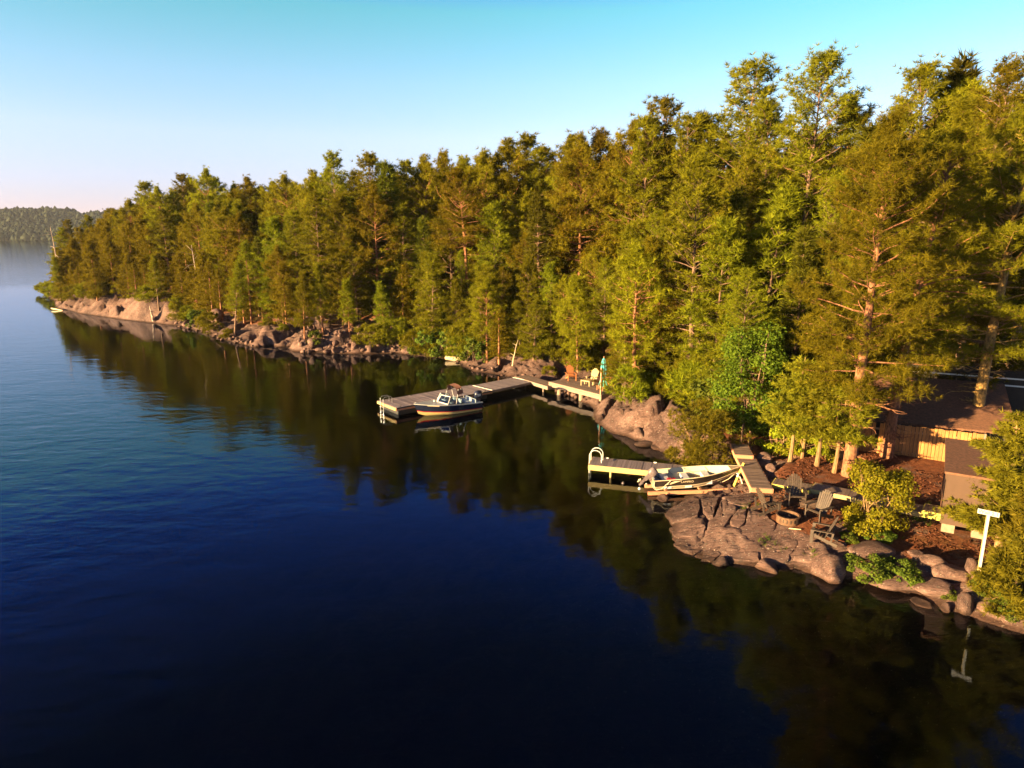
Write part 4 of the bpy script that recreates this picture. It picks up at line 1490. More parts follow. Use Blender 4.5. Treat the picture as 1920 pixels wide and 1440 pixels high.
# walkway and boardwalks round the fire-pit rock
platform('walkway', 'brown plank walkway coming down to the fishing boat, lower flight', 'walkway', W(1380.5, 854, 1.28), W(1410, 914, 1.28), .84, 1.28, .14, 'deck_brown', 'wood_red', .2,
         posts=((.4, .1, .05, .9, 'wood_old'), (3.6, .1, .05, .9, 'wood_old'), (3.6, .75, .05, .9, 'wood_old')))
platform('walkway', 'short upper flight of the brown plank walkway under the thicket', 'walkway', W(1371, 831, 1.48), W(1379, 851, 1.48), .8, 1.46, .14, 'deck_brown', 'wood_red', .2)
BW = [((1448, 906.5, 1.28), (1518, 919.4, 1.28), .78, 1.28, 'wood_yellow', 'boardwalk behind the fire-pit chairs, joined to the walkway'),
      ((1521, 916.2, 1.33), (1604, 933, 1.33), .85, 1.33, 'wood_new', 'boardwalk section running from the fire-pit chairs to the yellow-green sapling'),
      ((1606, 934.5, 1.3), (1730, 960.5, 1.3), .85, 1.29, 'wood_new', 'boardwalk section between the yellow-green sapling and the brown shed'),
      ((1731, 955, 1.5), (1764, 962, 1.5), .8, 1.48, 'wood_yellow', 'raised boardwalk step with bright yellow edge against the shed')]
for p, q, w_, z, fm, lab in BW:
    platform('boardwalk', lab, 'boardwalk', W(*p), W(*q), w_, z, .14, 'deck_brown', fm, .2 if z < 1.4 else .28, group='boardwalks by the fire pit')

# ------------------------------------------------------------------ fence, shed, cabin
fz0 = 1.28
fa, fb_ = W(1604, 850, fz0), W(1762, 870.5, fz0)
fdir = (fb_ - fa).normalized()
fang = math.atan2(fdir.y, fdir.x)
fh_ = 1.72
fence = thing('board_fence', 'upright board fence glowing orange in front of the cabin', 'fence', fa, fang)
bm_ = MB().box((0, 0, fh_ / 2), (.135, .025, fh_)).mesh('fence_board', M['fence'])
rf = random.Random(2)
for i in range(34):
    if i == 5:
        continue
    link('fence_board', bm_, fence, (.07 + i * .152, rf.uniform(-.006, .006), rf.uniform(-.015, .015)), (rf.uniform(-.008, .008), rf.uniform(-.006, .006), 0), (rf.uniform(.95, 1.03), 1, rf.uniform(.985, 1.01)))
for z in (.35, 1.4):
    MB().box((2.6, .035, z), (5.2, .04, .09)).build('rail', M['wood_old'], fence)
for x in (.0, 1.75, 3.5, 5.2):
    MB().box((x, .06, fh_ / 2 - .05), (.09, .09, fh_ + .1)).build('fence_post', M['wood_old'], fence)

cab = thing('cabin', 'low brown roofed cabin half hidden by pines behind the fence', 'cabin', (fa.x, fa.y, 1.2), fang)
MB().add([(-.3, .95, 1.72), (6.6, .95, 1.72), (6.6, 5.6, 3.2), (-.3, 5.6, 3.2), (-.3, .95, 1.60), (6.6, .95, 1.60), (6.6, 5.6, 3.08), (-.3, 5.6, 3.08)],
         [(0, 1, 2, 3), (7, 6, 5, 4), (0, 4, 5, 1), (1, 5, 6, 2), (2, 6, 7, 3), (3, 7, 4, 0)]).build('roof', M['brown_roof'], cab)
MB().box((3.1, 1.35, .75), (6.2, .12, 1.7)).build('wall', M['dark_wall'], cab)
MB().box((6.25, 3.4, .9), (.12, 4.2, 2.1)).build('wall', M['dark_wall'], cab)
MB().box((3.2, 7.6, 1.9), (9.5, .15, 3.6)).build('wall', M['dark_wall'], cab)
for z in (3.02, 3.4):
    MB().bar((2.5, 6.2, z), (8.2, 6.2, z), .05, .07).build('railing', M['white'], cab)
for x in (2.6, 5.3, 8.1):
    MB().bar((x, 6.24, 1.9), (x, 6.24, 3.45), .06, .06).build('railing_post', M['dark_wall'], cab)

s0 = W(1764, 980, 1.32)
s1 = W(1819, 990.5, 1.32)
sa = math.atan2(s1.y - s0.y, s1.x - s0.x)
shed = thing('shed', 'brown windowless shed on concrete blocks at the end of the boardwalk', 'shed', (s0.x, s0.y, 1.3), sa)
SW, SDp, SH = 2.5, 3.9, 2.0
MB().box((SW / 2, .03, SH / 2), (SW, .06, SH)).build('wall', M['brown_paint'], shed)
MB().box((.03, SDp / 2 + .03, SH / 2 + .03), (.06, SDp - .06, SH + .06)).build('wall', M['brown_paint'], shed)
MB().box((SW - .03, SDp / 2 + .03, SH / 2 + .03), (.06, SDp - .06, SH + .06)).build('wall', M['brown_paint'], shed)
MB().box((SW / 2, SDp + .03, SH / 2 + .06), (SW, .06, SH + .1)).build('wall', M['brown_paint'], shed)
MB().add([(-.12, -.16, SH + .02), (SW + .12, -.16, SH + .02), (SW + .12, SDp + .2, SH + .22), (-.12, SDp + .2, SH + .22), (-.12, -.16, SH + .10), (SW + .12, -.16, SH + .10), (SW + .12, SDp + .2, SH + .30), (-.12, SDp + .2, SH + .30)],
         [(3, 2, 1, 0), (4, 5, 6, 7), (0, 1, 5, 4), (1, 2, 6, 5), (2, 3, 7, 6), (3, 0, 4, 7)]).build('roof', M['brown_roof'], shed)
for x, y in ((-.018, .05), (-.018, .9), (-.018, 1.75)):
    MB().box((x, y, SH / 2), (.03, .09, SH - .02)).build('trim_board', M['wood_old' if False else 'brown_paint'], shed)
MB().box((-.02, 1.3, SH * .49), (.025, .75, SH * .9)).build('door', M['wood_red'], shed)
for x in (.25, 1.2, 2.2):
    MB().box((x, .18, -.17), (.42, .3, .34)).build('foundation_block', M['concrete'], shed, bevel=.01)
MB().box((1.25, .5, -.03), (2.4, .12, .06)).build('floor_beam', M['dark_wall'], shed)

# ------------------------------------------------------------------ chairs


def adirondack(label, wood, loc, rz, group, slim=False):
    t = thing('adirondack_chair', label, 'chair', loc, rz, group)
    m_ = M[wood]
    # faces +x; seat slopes down to the back
    for y in (-.29, .29):
        MB().bar((.36, y, .34), (-.52, y, .05), .03, .12).build('stringer', m_, t)
        MB().box((.36, y * 1.09, .27), (.11, .035, .54)).build('leg', m_, t)
        MB().box((.03, y * 1.22, .555), (.74, .13, .025)).build('arm', m_, t)
        MB().bar((-.30, y * 1.05, .14), (-.36, y * 1.05, .56), .03, .07, (1, 0, 0)).build('arm_support', m_, t)
    for k in range(5):
        x = .37 - k * .105
        MB().box((x, 0, .40 - k * .034), (.095, .58, .022), Matrix.Rotation(.32, 3, 'Y')).build('seat_slat', m_, t)
    lens = (.74, .83, .90, .92, .90, .83, .74)
    for k in range(7):
        y = (k - 3) * .078
        l = lens[k]
        a = Vector((-.09, y * .88, .27))
        d = Vector((-.40, 0, .92)).normalized()
        MB().bar(a, a + d * l + Vector((0, y * .26, 0)), .07, .02, (1, 0, .4)).build('back_slat', m_, t)
    for h in (.28, .62):
        a = Vector((-.115, 0, .27)) + Vector((-.40, 0, .92)).normalized() * h
        MB().box(a, (.025, .5, .06), Matrix.Rotation(-.41, 3, 'Y')).build('back_brace', m_, t)
    return t


def on_deck(x, y):
    p = deckM @ Vector((x, y, 0))
    return (p.x, p.y, p.z)


def face(loc, target):
    return math.atan2(target[1] - loc[1], target[0] - loc[0])


GC = 'wooden chairs on the umbrella deck'
pz = W(1071, 714, .9)
adirondack('orange wooden armchair alone at the far left of the umbrella deck', 'chair_orange', (pz.x, pz.y + .3, .9), math.radians(-80), GC)
pz = W(1110, 721, .9)
adirondack('pale yellow wooden armchair behind the low table on the umbrella deck', 'chair_pale', (pz.x + .1, pz.y + .35, .9), math.radians(-125), GC)
pz = W(1139, 724, .9)
adirondack('orange wooden armchair right of the closed teal umbrella', 'chair_orange', (pz.x + .05, pz.y + .2, .9), math.radians(165), GC)
fs = thing('footstool', 'small orange wooden footstool beside the teal umbrella', 'footstool', on_deck(4.4, 1.1), deck.rotation_euler.z + .4)
for k in range(4):
    MB().box((-.2 + k * .13, 0, .33 - abs(k - 1.5) * .012), (.11, .46, .022)).build('slat', M['chair_orange'], fs)
for x, y in ((-.2, -.2), (-.2, .2), (.2, -.2), (.2, .2)):
    MB().box((x, y, .16), (.05, .035, .32)).build('leg', M['chair_orange'], fs)
tb = thing('low_table', 'low pale slatted table among the chairs on the deck', 'table', on_deck(2.75, 1.35), deck.rotation_euler.z + .25)
for k in range(6):
    MB().box((-.33 + k * .13, 0, .42), (.12, .62, .022)).build('slat', M['chair_pale'], tb)
for y in (-.29, .29):
    MB().box((0, y, .375), (.74, .025, .06)).build('apron', M['chair_pale'], tb)
for x, y in ((-.35, -.27), (-.35, .27), (.35, -.27), (.35, .27)):
    MB().box((x, y, .20), (.05, .05, .40)).build('leg', M['chair_pale'], tb)

um = thing('patio_umbrella', 'closed teal umbrella standing at the corner of the shore deck', 'umbrella', on_deck(5.35, .35), 0)
MB().tube([(0, 0, 0), (0, 0, 2.62)], .022, 8).build('pole', M['wood_red'], um, True)
MB().lathe([(.24, 0), (.24, .06), (.20, .08), (.04, .10), (.035, .22)], 20).build('base', M['black'], um, True)
rows = []
for z, r_, fo_ in ((2.58, .03, .0), (2.5, .09, .15), (2.2, .15, .25), (1.7, .17, .30), (1.28, .15, .30), (1.18, .10, .1), (1.08, .15, .3), (.75, .21, .45), (.55, .23, .5)):
    rows.append([((r_ * (1 + fo_ * math.cos(8 * t))) * math.cos(t), (r_ * (1 + fo_ * math.cos(8 * t))) * math.sin(t), z + .05 * math.cos(8 * t) * (z < .6)) for t in (2 * math.pi * k / 48 for k in range(48))])
MB().loft(rows, True).build('canopy', M['teal'], um, True)
MB().lathe([(.115, 1.15), (.125, 1.17), (.125, 1.20), (.115, 1.22)], 16).build('tie_strap', M['teal'], um)
MB().lathe([(.03, 2.58), (.035, 2.64), (.012, 2.72), (.0, 2.73)], 10).build('finial', M['wood_red'], um, True)

pit = W(1477, 974, .9)
ptz = hz(pit.x, pit.y)


def rock_z(x, y):
    return max(hz(x, y), .0)


PC = (pit.x, pit.y)
GF = 'dark chairs round the fire pit'
for lab, (px, py), rz in (('dark wooden chair left of the fire pit, seen from its side', (1437, 962), math.radians(10)),
                          ('dark wooden chair behind the fire pit facing the lake', (1489, 950), math.radians(-100)),
                          ('dark wooden chair upper right of the fire pit with broad grey back', (1534, 976), math.radians(-150)),
                          ('dark wooden chair lower right of the fire pit nearest the water', (1543, 1004), math.radians(150))):
    p = W(px, py, .88)
    adirondack(lab, 'chair_dark', (p.x, p.y, max(rock_z(p.x, p.y), top1(p.x, p.y)) + .03), rz, GF)
zf_ = max(ptz, top1(pit.x, pit.y)) - .02
fp = thing('fire_pit', 'rusty steel fire ring with ash and burnt wood among the chairs', 'fire pit', (pit.x, pit.y, zf_))
MB().lathe([(.43, 0), (.43, .30), (.47, .31), (.47, .33), (.40, .33), (.40, .02)], 28).build('ring', M['rust'], fp, True)
MB().lathe([(.41, .06), (.3, .10), (.1, .13), (0, .12)], 20).build('ash_bed', M['ash'], fp, True)
for k in range(4):
    a = k * 1.3
    MB().tube([(.28 * math.cos(a), .28 * math.sin(a), .13), (-.1 * math.cos(a), -.1 * math.sin(a + .4), .24)], [.05, .04], 7).build('burnt_log', M['char'], fp, True)
for k in range(7):
    a = 3.6 + k * .33
    MB().box((.432 * math.cos(a), .432 * math.sin(a), .17), (.012, .035, .14), Matrix.Rotation(a, 3, 'Z')).build('vent_slot', M['dark_wall'], fp)
q = W(1484, 988, .85)
tag(MB().tube([(0, 0, 0), (.25, -.1, .02), (.42, -.12, .01)], .02, 6).build('stick', M['driftwood'], None, True, loc=(q.x - .1, q.y, top1(q.x, q.y) + .1)), 'short pale stick lying in front of the fire ring', 'stick')
q = W(1526, 955, .95)
tag(MB().tube([(-.55, .1, 0), (0, 0, .02), (.6, -.12, 0)], [.17, .18, .16], 10).build('log', M['char'], None, True, loc=(q.x, q.y, hz(q.x, q.y) + .13)), 'thick dark log lying between the two right hand fire-pit chairs', 'log')
q = W(860, 674, .15)
tag(MB().tube([(-1.3, .25, .25), (-.3, 0, .15), (.8, -.2, .05), (1.5, -.3, -.05)], [.20, .24, .22, .12], 9).build('driftwood_log', M['driftwood'], None, True, loc=(q.x, q.y, .05)), 'pale driftwood log on the bank left of the dock', 'log')
q = W(103, 581, .05)
tag(MB().tube([(-.8, .4, .25), (.2, -.2, .2), (1.9, -1.0, .05)], [.10, .13, .06], 8).build('driftwood_log', M['driftwood'], None, True, loc=(q.x, q.y, 0)), 'bleached white log in the water at the far rocky point', 'log')
q = W(990, 639, 3.6)
tag(MB().tube([(-2.2, 0, .3), (0, 0, .25), (3.2, -.3, .1)], [.16, .15, .1], 8).build('fallen_trunk', M['bark_red'], None, True, loc=(q.x + 1.2, q.y, hz(q.x, q.y) + .3)), 'fallen red pine trunk on the slope behind the ramp', 'log')

# ------------------------------------------------------------------ signpost
q = W(1832, 1092, .5)
sz_ = hz(q.x, q.y)
M['sign_white'] = plain('sign_white_paint', (0.31, 0.305, 0.29), 0.5, 0.06, 9)
sp_ = thing('signpost', 'white signpost with a lettered board on the right shore', 'sign', (q.x, q.y, sz_ - .1), math.radians(-40))
MB().box((0, 0, 1.35), (.10, .10, 2.7)).build('post', M['wood_new'], sp_)
MB().box((.014, -.057, 1.62), (.072, .014, 1.98)).build('white_panel', M['sign_white'], sp_)
MB().box((.0, -.074, 2.62), (.60, .018, .17)).build('sign_board', M['sign_white'], sp_, bevel=.004)


def text(body, size, parent, loc, rot, mat, name='lettering', ext=.002):
    cu = bpy.data.curves.new(name, 'FONT')
    cu.body, cu.size, cu.extrude = body, size, ext
    cu.align_x, cu.align_y = 'CENTER', 'CENTER'
    cu.materials.append(M[mat])
    tmp = link('tmp', cu)
    bpy.context.view_layer.update()
    me = bpy.data.meshes.new_from_object(tmp.evaluated_get(bpy.context.evaluated_depsgraph_get()))
    bpy.data.objects.remove(tmp)
    me.materials.clear()
    me.materials.append(M[mat])
    return link(name, me, parent, loc, rot)


text('Wall 2.1', .165, sp_, (0, -.0875, 2.62), (math.pi / 2, 0, 0), 'ink')
# ------------------------------------------------------------------ motorboat


def hull_loft(L, stations, rows_fn):
    return [[rows_fn(k / stations, j) for k in range(stations + 1)] for j in (0,)]


def sp(t, a, b, p):
    return a + (b - a) * max(0, min(1, t)) ** p


boat = thing('motorboat', 'dark blue motorboat with brown canopy and cream bottom at the floating dock', 'boat', (-2.55, 45.95, 0), math.atan2(-2.5, -3.85))
BL, NST = 4.85, 26


def bsec(t):
    """half breadth at keel, chine, stripe, sheer and their heights; x runs from transom to stem"""
    nose = max(0, (t - .45) / .55)
    hb = .96 * (1 - nose ** 2.3) + .012
    hbc = .80 * (1 - nose ** 1.7) + .010
    zsh = .60 + .34 * t ** 1.8
    zch = .02 + .36 * nose ** 2.2
    zk = -.22 + .42 * max(0, (t - .62) / .38) ** 2.4
    z1 = .12 + .20 * t ** 1.6
    z1 = max(z1, zch + .015)
    z2 = z1 + .055
    return hb, hbc, zsh, zch, zk, z1, z2


def bx(t, z, zsh):
    return t * (BL - .55) + .55 * t ** 3 * (max(0, z + .2) / (zsh + .2))


def bpt(t, lvl, s):
    hb, hbc, zsh, zch, zk, z1, z2 = bsec(t)

    def side_y(z):
        u = max(0, min(1, (z - zch) / (zsh - zch)))
        return hbc + (hb - hbc) * u ** .75
    z, y = {'keel': (zk, 0), 'chine': (zch, hbc), 's1': (z1, side_y(z1)), 's2': (z2, side_y(z2)), 'mid': ((z2 + zsh) / 2, side_y((z2 + zsh) / 2)),
            'rub': (zsh - .05, side_y(zsh - .05)), 'sheer': (zsh, hb + .012), 'in': (zsh + .005, max(hb - .14, .0)), 'coam': (zsh + .02, max(hb - .16, 0))}[lvl]
    return (bx(t, z, zsh), y * s, z)


TT = [k / NST for k in range(NST + 1)]


def strip(levels, mat, name, off=0.0, parent=boat, t0=0, t1=1):
    mb = MB()
    for s in (-1, 1):
        mb.loft([[bpt(t, l, s) for t in TT if t0 <= t <= t1] for l in levels])
    return mb.build(name, M[mat], parent, True)


strip(['keel', 'chine', 's1'], 'cream', 'hull_bottom')
strip(['s1', 's2'], 'red', 'red_stripe')
strip(['s2', 'mid', 'rub'], 'navy', 'hull_side')
strip(['rub', 'sheer', 'in'], 'gelcoat', 'rub_rail')
# transom
hb, hbc, zsh, zch, zk, z1, z2 = bsec(0)
MB().add([(0, -hbc, zch), (0, 0, zk), (0, hbc, zch), (0, hb, zsh), (0, -hb, zsh)], [(0, 1, 2, 3, 4)]).build('transom', M['navy'], boat)
# foredeck from the windscreen forward
fd = [t for t in TT if t >= .56]
rows = []
for j in range(9):
    u = -1 + 2 * j / 8
    rows.append([(bpt(t, 'in', 1)[0], max(bpt(t, 'in', 1)[1], .004) * u, bsec(t)[2] + .006 + .07 * (1 - u * u) * (1 - t) * 2.2) for t in fd])
MB().loft(rows).build('foredeck', M['gelcoat'], boat, True)
# cockpit liner: inner sides and floor
rows = []
ck = [t for t in TT if .10 <= t <= .58]
for s in (-1, 1):
    mb = MB().loft([[bpt(t, 'in', s) for t in ck], [(bpt(t, 'in', s)[0], bpt(t, 'in', s)[1] * .97, .20) for t in ck]])
    mb.build('cockpit_side', M['gelcoat'], boat, True)
MB().loft([[(bpt(t, 'in', s)[0], bpt(t, 'in', s)[1] * .98, .205) for t in ck] for s in (-1, 1)]).build('cockpit_floor', M['vinyl'], boat)
MB().box((.22, 0, .50), (.42, 1.66, .14)).build('splash_well', M['gelcoat'], boat, bevel=.03)
MB().box((.62, 0, .46), (.46, 1.5, .22)).build('rear_bench', M['vinyl'], boat, bevel=.05)
MB().box((.44, 0, .66), (.12, 1.5, .30)).build('bench_back', M['vinyl'], boat, bevel=.05)
for y in (-.40, .40):
    st_ = MB().box((1.75, y, .47), (.46, .46, .14)).build('seat', M['vinyl'], boat, bevel=.04)
    MB().box((1.50, y, .72), (.12, .44, .42)).build('seat_back', M['vinyl'], boat, bevel=.04)
    MB().tube([(1.75, y, .2), (1.75, y, .42)], .05, 8).build('seat_pedestal', M['steel'], boat)
MB().box((2.28, -.42, .66), (.22, .6, .28)).build('helm_console', M['gelcoat'], boat, bevel=.04)
MB().box((2.28, .42, .64), (.22, .6, .26)).build('glove_console', M['gelcoat'], boat, bevel=.04)
whl = MB()
wc = Vector((2.10, -.42, .84))
ring = [wc + Vector((-.06 * math.sin(t), .17 * math.cos(t), .17 * math.sin(t))) for t in (2 * math.pi * k / 16 for k in range(17))]
whl.tube(ring, .014, 6, False).tube([wc - Vector((0, .16, 0)), wc + Vector((0, .16, 0))], .01, 5)
whl.build('steering_wheel', M['black'], boat)
# windscreen: two front panes, two swept side panes, bright frames and dark side frames
w0, w1 = bpt(.64, 'in', 1), bpt(.40, 'in', 1)
cz_ = bsec(.60)[2] + .03
ctr_b, ctr_t = Vector((3.06, 0, cz_ + .10)), Vector((2.74, 0, cz_ + .52))
for s in (-1, 1):
    cb_, ct_ = Vector((2.66, s * .80, cz_ + .0)), Vector((2.42, s * .72, cz_ + .47))
    rb_, rt_ = Vector((1.62, s * .86, bsec(.38)[2] + .02)), Vector((1.72, s * .80, cz_ + .34))
    y0 = Vector((0, s * .025, 0))
    fr_ = MB()
    for a, b in ((ctr_b + y0, cb_), (ctr_t + y0, ct_), (ctr_b + y0, ctr_t + y0), (cb_, ct_)):
        fr_.tube([a, b], .020, 6)
    pane = MB().add([ctr_b + y0, cb_, ct_, ctr_t + y0], [(0, 1, 2, 3)]).build('windscreen_pane', M['glass'], boat)
    fr_.build('windscreen_frame', M['white'], boat)
    f2 = MB()
    for a, b in ((cb_, rb_), (ct_, rt_), (rb_, rt_), (cb_.lerp(rb_, .45), ct_.lerp(rt_, .45))):
        f2.tube([a, b], .018, 6)
    f2.build('side_window_frame', M['black'], boat)
    MB().add([cb_, rb_, rt_, ct_], [(0, 1, 2, 3)]).build('side_window_pane', M['glass'], boat)
    # canopy legs
    gun = Vector((1.30, s * .88, bsec(.3)[2] + .03))
    tp_ = Vector((1.62, s * .74, 1.72))
    MB().tube([gun, tp_], .017, 7).build('canopy_leg', M['white'], boat, True)
    MB().tube([gun + Vector((.75, -s * .02, .05)), tp_ + Vector((.20, 0, -.02))], .014, 7).build('canopy_leg', M['white'], boat, True)
arch = []
for xo in (-.20, -.16, .20, .24):
    row = []
    for k in range(15):
        t = math.pi * k / 14
        zz = 1.40 + .50 * math.sin(t) ** .62
        row.append((1.68 + xo, .80 * (abs(math.cos(t)) ** .8) * (1 if math.cos(t) > 0 else -1), zz - (.05 if abs(xo) > .19 else 0)))
    arch.append(row)
ca = MB().loft(arch)
inner = [[(x, y * .97, z - .03) for x, y, z in r_] for r_ in arch]
ca.loft(inner)
ca.build('canopy', M['bimini'], boat, True)
# fittings
MB().tube([(BL - .30, -.02, .96), (BL - .22, 0, 1.02), (BL - .1, .0, .965)], .018, 6).build('bow_cleat', M['white'], boat)
MB().tube([(3.35, .12, bsec(.75)[2] + .10), (3.35, .12, bsec(.75)[2] + .24)], [.05, .03], 8).build('bow_light', M['white'], boat, True)
pl0, pl1 = bpt(.86, 'rub', 1), bpt(.72, 'rub', 1)
for s in (-1, 1):
    a, b = Vector((pl0[0], (pl0[1] + .012) * s, pl0[2] - .01)), Vector((pl1[0], (pl1[1] + .012) * s, pl1[2] - .01))
    MB().bar(a, b, .012, .08).build('registration_plate', M['decal'], boat)


def outboard(parent, loc, rot, cowl, tilt=0.0, scale=1.0, tiller=False, tag_='outboard_motor'):
    e = bpy.data.objects.new(tag_, None)
    COL.objects.link(e)
    e.parent = parent
    e.location, e.rotation_euler, e.scale = loc, (0, tilt, rot), (scale,) * 3
    rows = []
    for z, w_, l_, xo in ((.10, .15, .20, 0), (.16, .19, .26, 0), (.36, .20, .28, -.01), (.50, .18, .26, -.02), (.58, .13, .19, -.03), (.605, .04, .06, -.03)):
        rows.append([(xo + l_ * (abs(math.cos(t)) ** .7) * (1 if math.cos(t) > 0 else -1), w_ * (abs(math.sin(t)) ** .7) * (1 if math.sin(t) > 0 else -1), z) for t in (2 * math.pi * k / 20 for k in range(20))])
    mb = MB().loft(rows, True)
    mb.build('cowling', M[cowl], e, True)
    m2 = MB().box((-.02, 0, -.12), (.20, .16, .46), taper=1.2)
    m2.box((-.03, 0, -.46), (.15, .07, .36))
    m2.box((-.08, 0, -.34), (.30, .16, .03))
    m2.tube([(.12, 0, -.62), (.02, 0, -.62), (-.2, 0, -.62)], [.03, .06, .05], 8)
    m2.box((-.0, 0, -.75), (.14, .02, .2))
    m2.build('drive_leg', M['motor_grey'], e)
    pr = MB()
    for k in range(3):
        a = 2 * math.pi * k / 3
        pr.bar((-.23, 0, -.62), (-.24, .15 * math.cos(a), -.62 + .15 * math.sin(a)), .09, .012, (1, .5, 0))
    pr.tube([(-.2, 0, -.62), (-.27, 0, -.62)], [.045, .03], 8)
    pr.build('propeller', M['decal'], e)
    MB().box((.18, 0, -.02), (.12, .24, .28)).build('clamp_bracket', M['motor_grey'], e, bevel=.01)
    if tiller:
        MB().tube([(.15, 0, .2), (.45, .05, .30), (.72, .08, .36)], [.03, .025, .028], 8).build('tiller', M['black'], e, True)
    return e


om = outboard(boat, (-.16, 0, .58), 0, 'motor', 0, 1.05)
for s in (-1, 1):
    MB().box((.02, s * .202, .33), (.22, .006, .16)).build('badge_panel', M['vinyl'], om)
MB().box((-.25, -.62, .05), (.34, .3, .03)).build('swim_step', M['steel'], boat)
MB().tube([(.05, .5, .6), (-.12, .62, .3), (-.3, .62, .08)], .012, 6).build('step_bracket', M['steel'], boat)
ml = MB().tube([boat.matrix_basis @ Vector((.3, -.93, .66)), Vector((-2.35, 47.3, .55)), dock.matrix_basis @ Vector((7.6, .15, .06))], .012, 6).build('mooring_rope', M['rope'], None)
tag(ml, 'pale rope from the motorboat stern to the floating dock', 'rope')

# ------------------------------------------------------------------ fishing boat on its cradle
FB = Vector((6.72, 30.15, .17))
fang2 = math.atan2(-.10, 4.0)
fb = thing('fishing_boat', 'open aluminium fishing boat with black side band on a wooden cradle', 'boat', FB, fang2)
fb.rotation_euler = (0, math.radians(-4.0), fang2)
FL = 4.25


def fsec(t):
    nose = max(0, (t - .42) / .58)
    hb = .76 * (1 - nose ** 2.1) + .01
    hc = .62 * (1 - nose ** 1.55) + .008
    zs = .60 + .22 * t ** 2.2
    zc = .13 + .40 * nose ** 2.4
    zk = .03 + .34 * max(0, (t - .66) / .34) ** 2.2
    return hb, hc, zs, zc, zk


def fpt(t, u, s, ins=0.0):
    """u: -1 keel, 0 chine, 1 sheer"""
    hb, hc, zs, zc, zk = fsec(t)
    if u < 0:
        y, z = hc * (1 + u), zk + (zc - zk) * (1 + u)
    else:
        y, z = hc + (hb - hc) * u ** .8, zc + (zs - zc) * u
    x = t * (FL - .5) + .5 * t ** 3 * max(0, z) / zs
    y = max(0, y - ins)
    return (x - ins * .6 * t, y * s, z + (ins * .8 if u <= 0 else 0))


def fstrip(us, mat, name, ins=0.0, t0=0.0, t1=1.0):
    mb = MB()
    for s in (-1, 1):
        mb.loft([[fpt(t, u, s, ins) for t in TT if t0 <= t <= t1] for u in us])
    return mb.build(name, M[mat], fb, True)


fstrip([-1, 0, .15, .30], 'alu', 'hull_bottom')
fstrip([.30, .6, .96], 'band', 'side_band')
fstrip([.96, 1.0], 'alu', 'top_strake')
for u in (.0, .28):
    for s in (-1, 1):
        MB().tube([Vector(fpt(t, u, s)) + Vector((0, .008 * s, 0)) for t in TT], .011, 6).build('spray_rail', M['decal'], fb, True)
for s in (-1, 1):
    MB().tube([fpt(t, 1.0, s) for t in TT], .020, 8).build('gunwale', M['decal' if s < 0 else 'alu_in_sunlit'], fb, True)  # far rail wears the interior paint with sunlight in its colour
# the inside skin, floor, transom, thwarts
mb = MB()
for s in (-1, 1):
    MB().loft([[fpt(t, u, s, .03) for t in TT if t <= .97] for u in (1.0, .6, .3, .02)]).build('inner_side', M['alu_in_sunlit' if s > 0 else 'alu_in'], fb, True)  # far side coloured as sunlit, near side left in the plain interior paint
MB().loft([[fpt(t, .06, s, .03) for t in TT if t <= .97] for s in (-1, 1)]).build('floor', M['alu_in'], fb)
hb, hc, zs, zc, zk = fsec(0)
MB().add([(0, -hc, zc), (0, 0, zk), (0, hc, zc), (0, hb, zs), (0, .2, zs - .06), (0, -.2, zs - .06), (0, -hb, zs)], [(0, 1, 2, 3, 4, 5, 6)]).build('transom', M['alu'], fb)
MB().box((.05, 0, .34), (.06, 1.2, .42)).build('transom_liner', M['alu_in'], fb)
for t, w_ in ((.17, .34), (.42, .32), (.66, .34)):
    hb, hc, zs, zc, zk = fsec(t)
    x = fpt(t, .6, 1)[0]
    b_ = fpt(t + .03, .55, 1, .04)[1]
    MB().box((x, 0, zc + .155), (w_, 2 * b_, .29)).build('thwart', M['alu_in'], fb, bevel=.015)
for t in (.25, .45, .68):
    x = fpt(t, 1, 1)[0]
    MB().tube([(x + .12, .42, .42), (x - .05, fsec(t)[0] - .05, fsec(t)[2] - .02)], .012, 5).build('side_brace', M['motor_grey'], fb)
MB().tube([(.75, .52, .44), (2.6, .50, .50)], .018, 6).build('oar_shaft', M['decal'], fb)
ff = [t for t in TT if t >= .86]
MB().loft([[(fpt(t, 1, 1)[0], max(fpt(t, 1, 1)[1], .003) * u, fsec(t)[2] + .012) for t in ff] for u in (-1, 0, 1)]).build('bow_cap', M['alu'], fb)
for s in (-1, 1):
    y_ = lambda t, u: fpt(t, u, s)
    # pale slanting flash and the boat's lettering on the dark band
    pts = [y_(.13, .50), y_(.20, .50), y_(.31, .86), y_(.25, .86)]
    MB().add([Vector(p) + Vector((0, .010 * s, .0)) for p in pts], [(0, 1, 2, 3)]).build('flash_decal', M['decal'], fb)
    pts = [y_(.21, .60), y_(.235, .60), y_(.345, .88), y_(.32, .88)]
    MB().add([Vector(p) + Vector((0, .010 * s, .0)) for p in pts], [(0, 1, 2, 3)]).build('flash_decal', M['decal'], fb)
    a = Vector(y_(.40, .68))
    lean = math.atan2(fpt(.4, .9, 1)[1] - fpt(.4, .5, 1)[1], fpt(.4, .9, 1)[2] - fpt(.4, .5, 1)[2])
    text('LAMPRO', .15, fb, (a.x, a.y + .014 * s, a.z), (math.pi / 2 + (lean if s < 0 else lean), 0, 0 if s < 0 else math.pi), 'decal', ext=.001)
    pts = [y_(.80, .80), y_(.90, .80), y_(.90, .90), y_(.80, .90)]
    MB().add([Vector(p) + Vector((0, .012 * s, .0)) for p in pts], [(0, 1, 2, 3)]).build('registration_plate', M['decal'], fb)
outboard(fb, (-.12, 0, .58), 0, 'motor_grey', math.radians(48), .78, True)
tk = thing('fuel_tank', 'crimson fuel tank on the floor of the fishing boat', 'fuel tank')
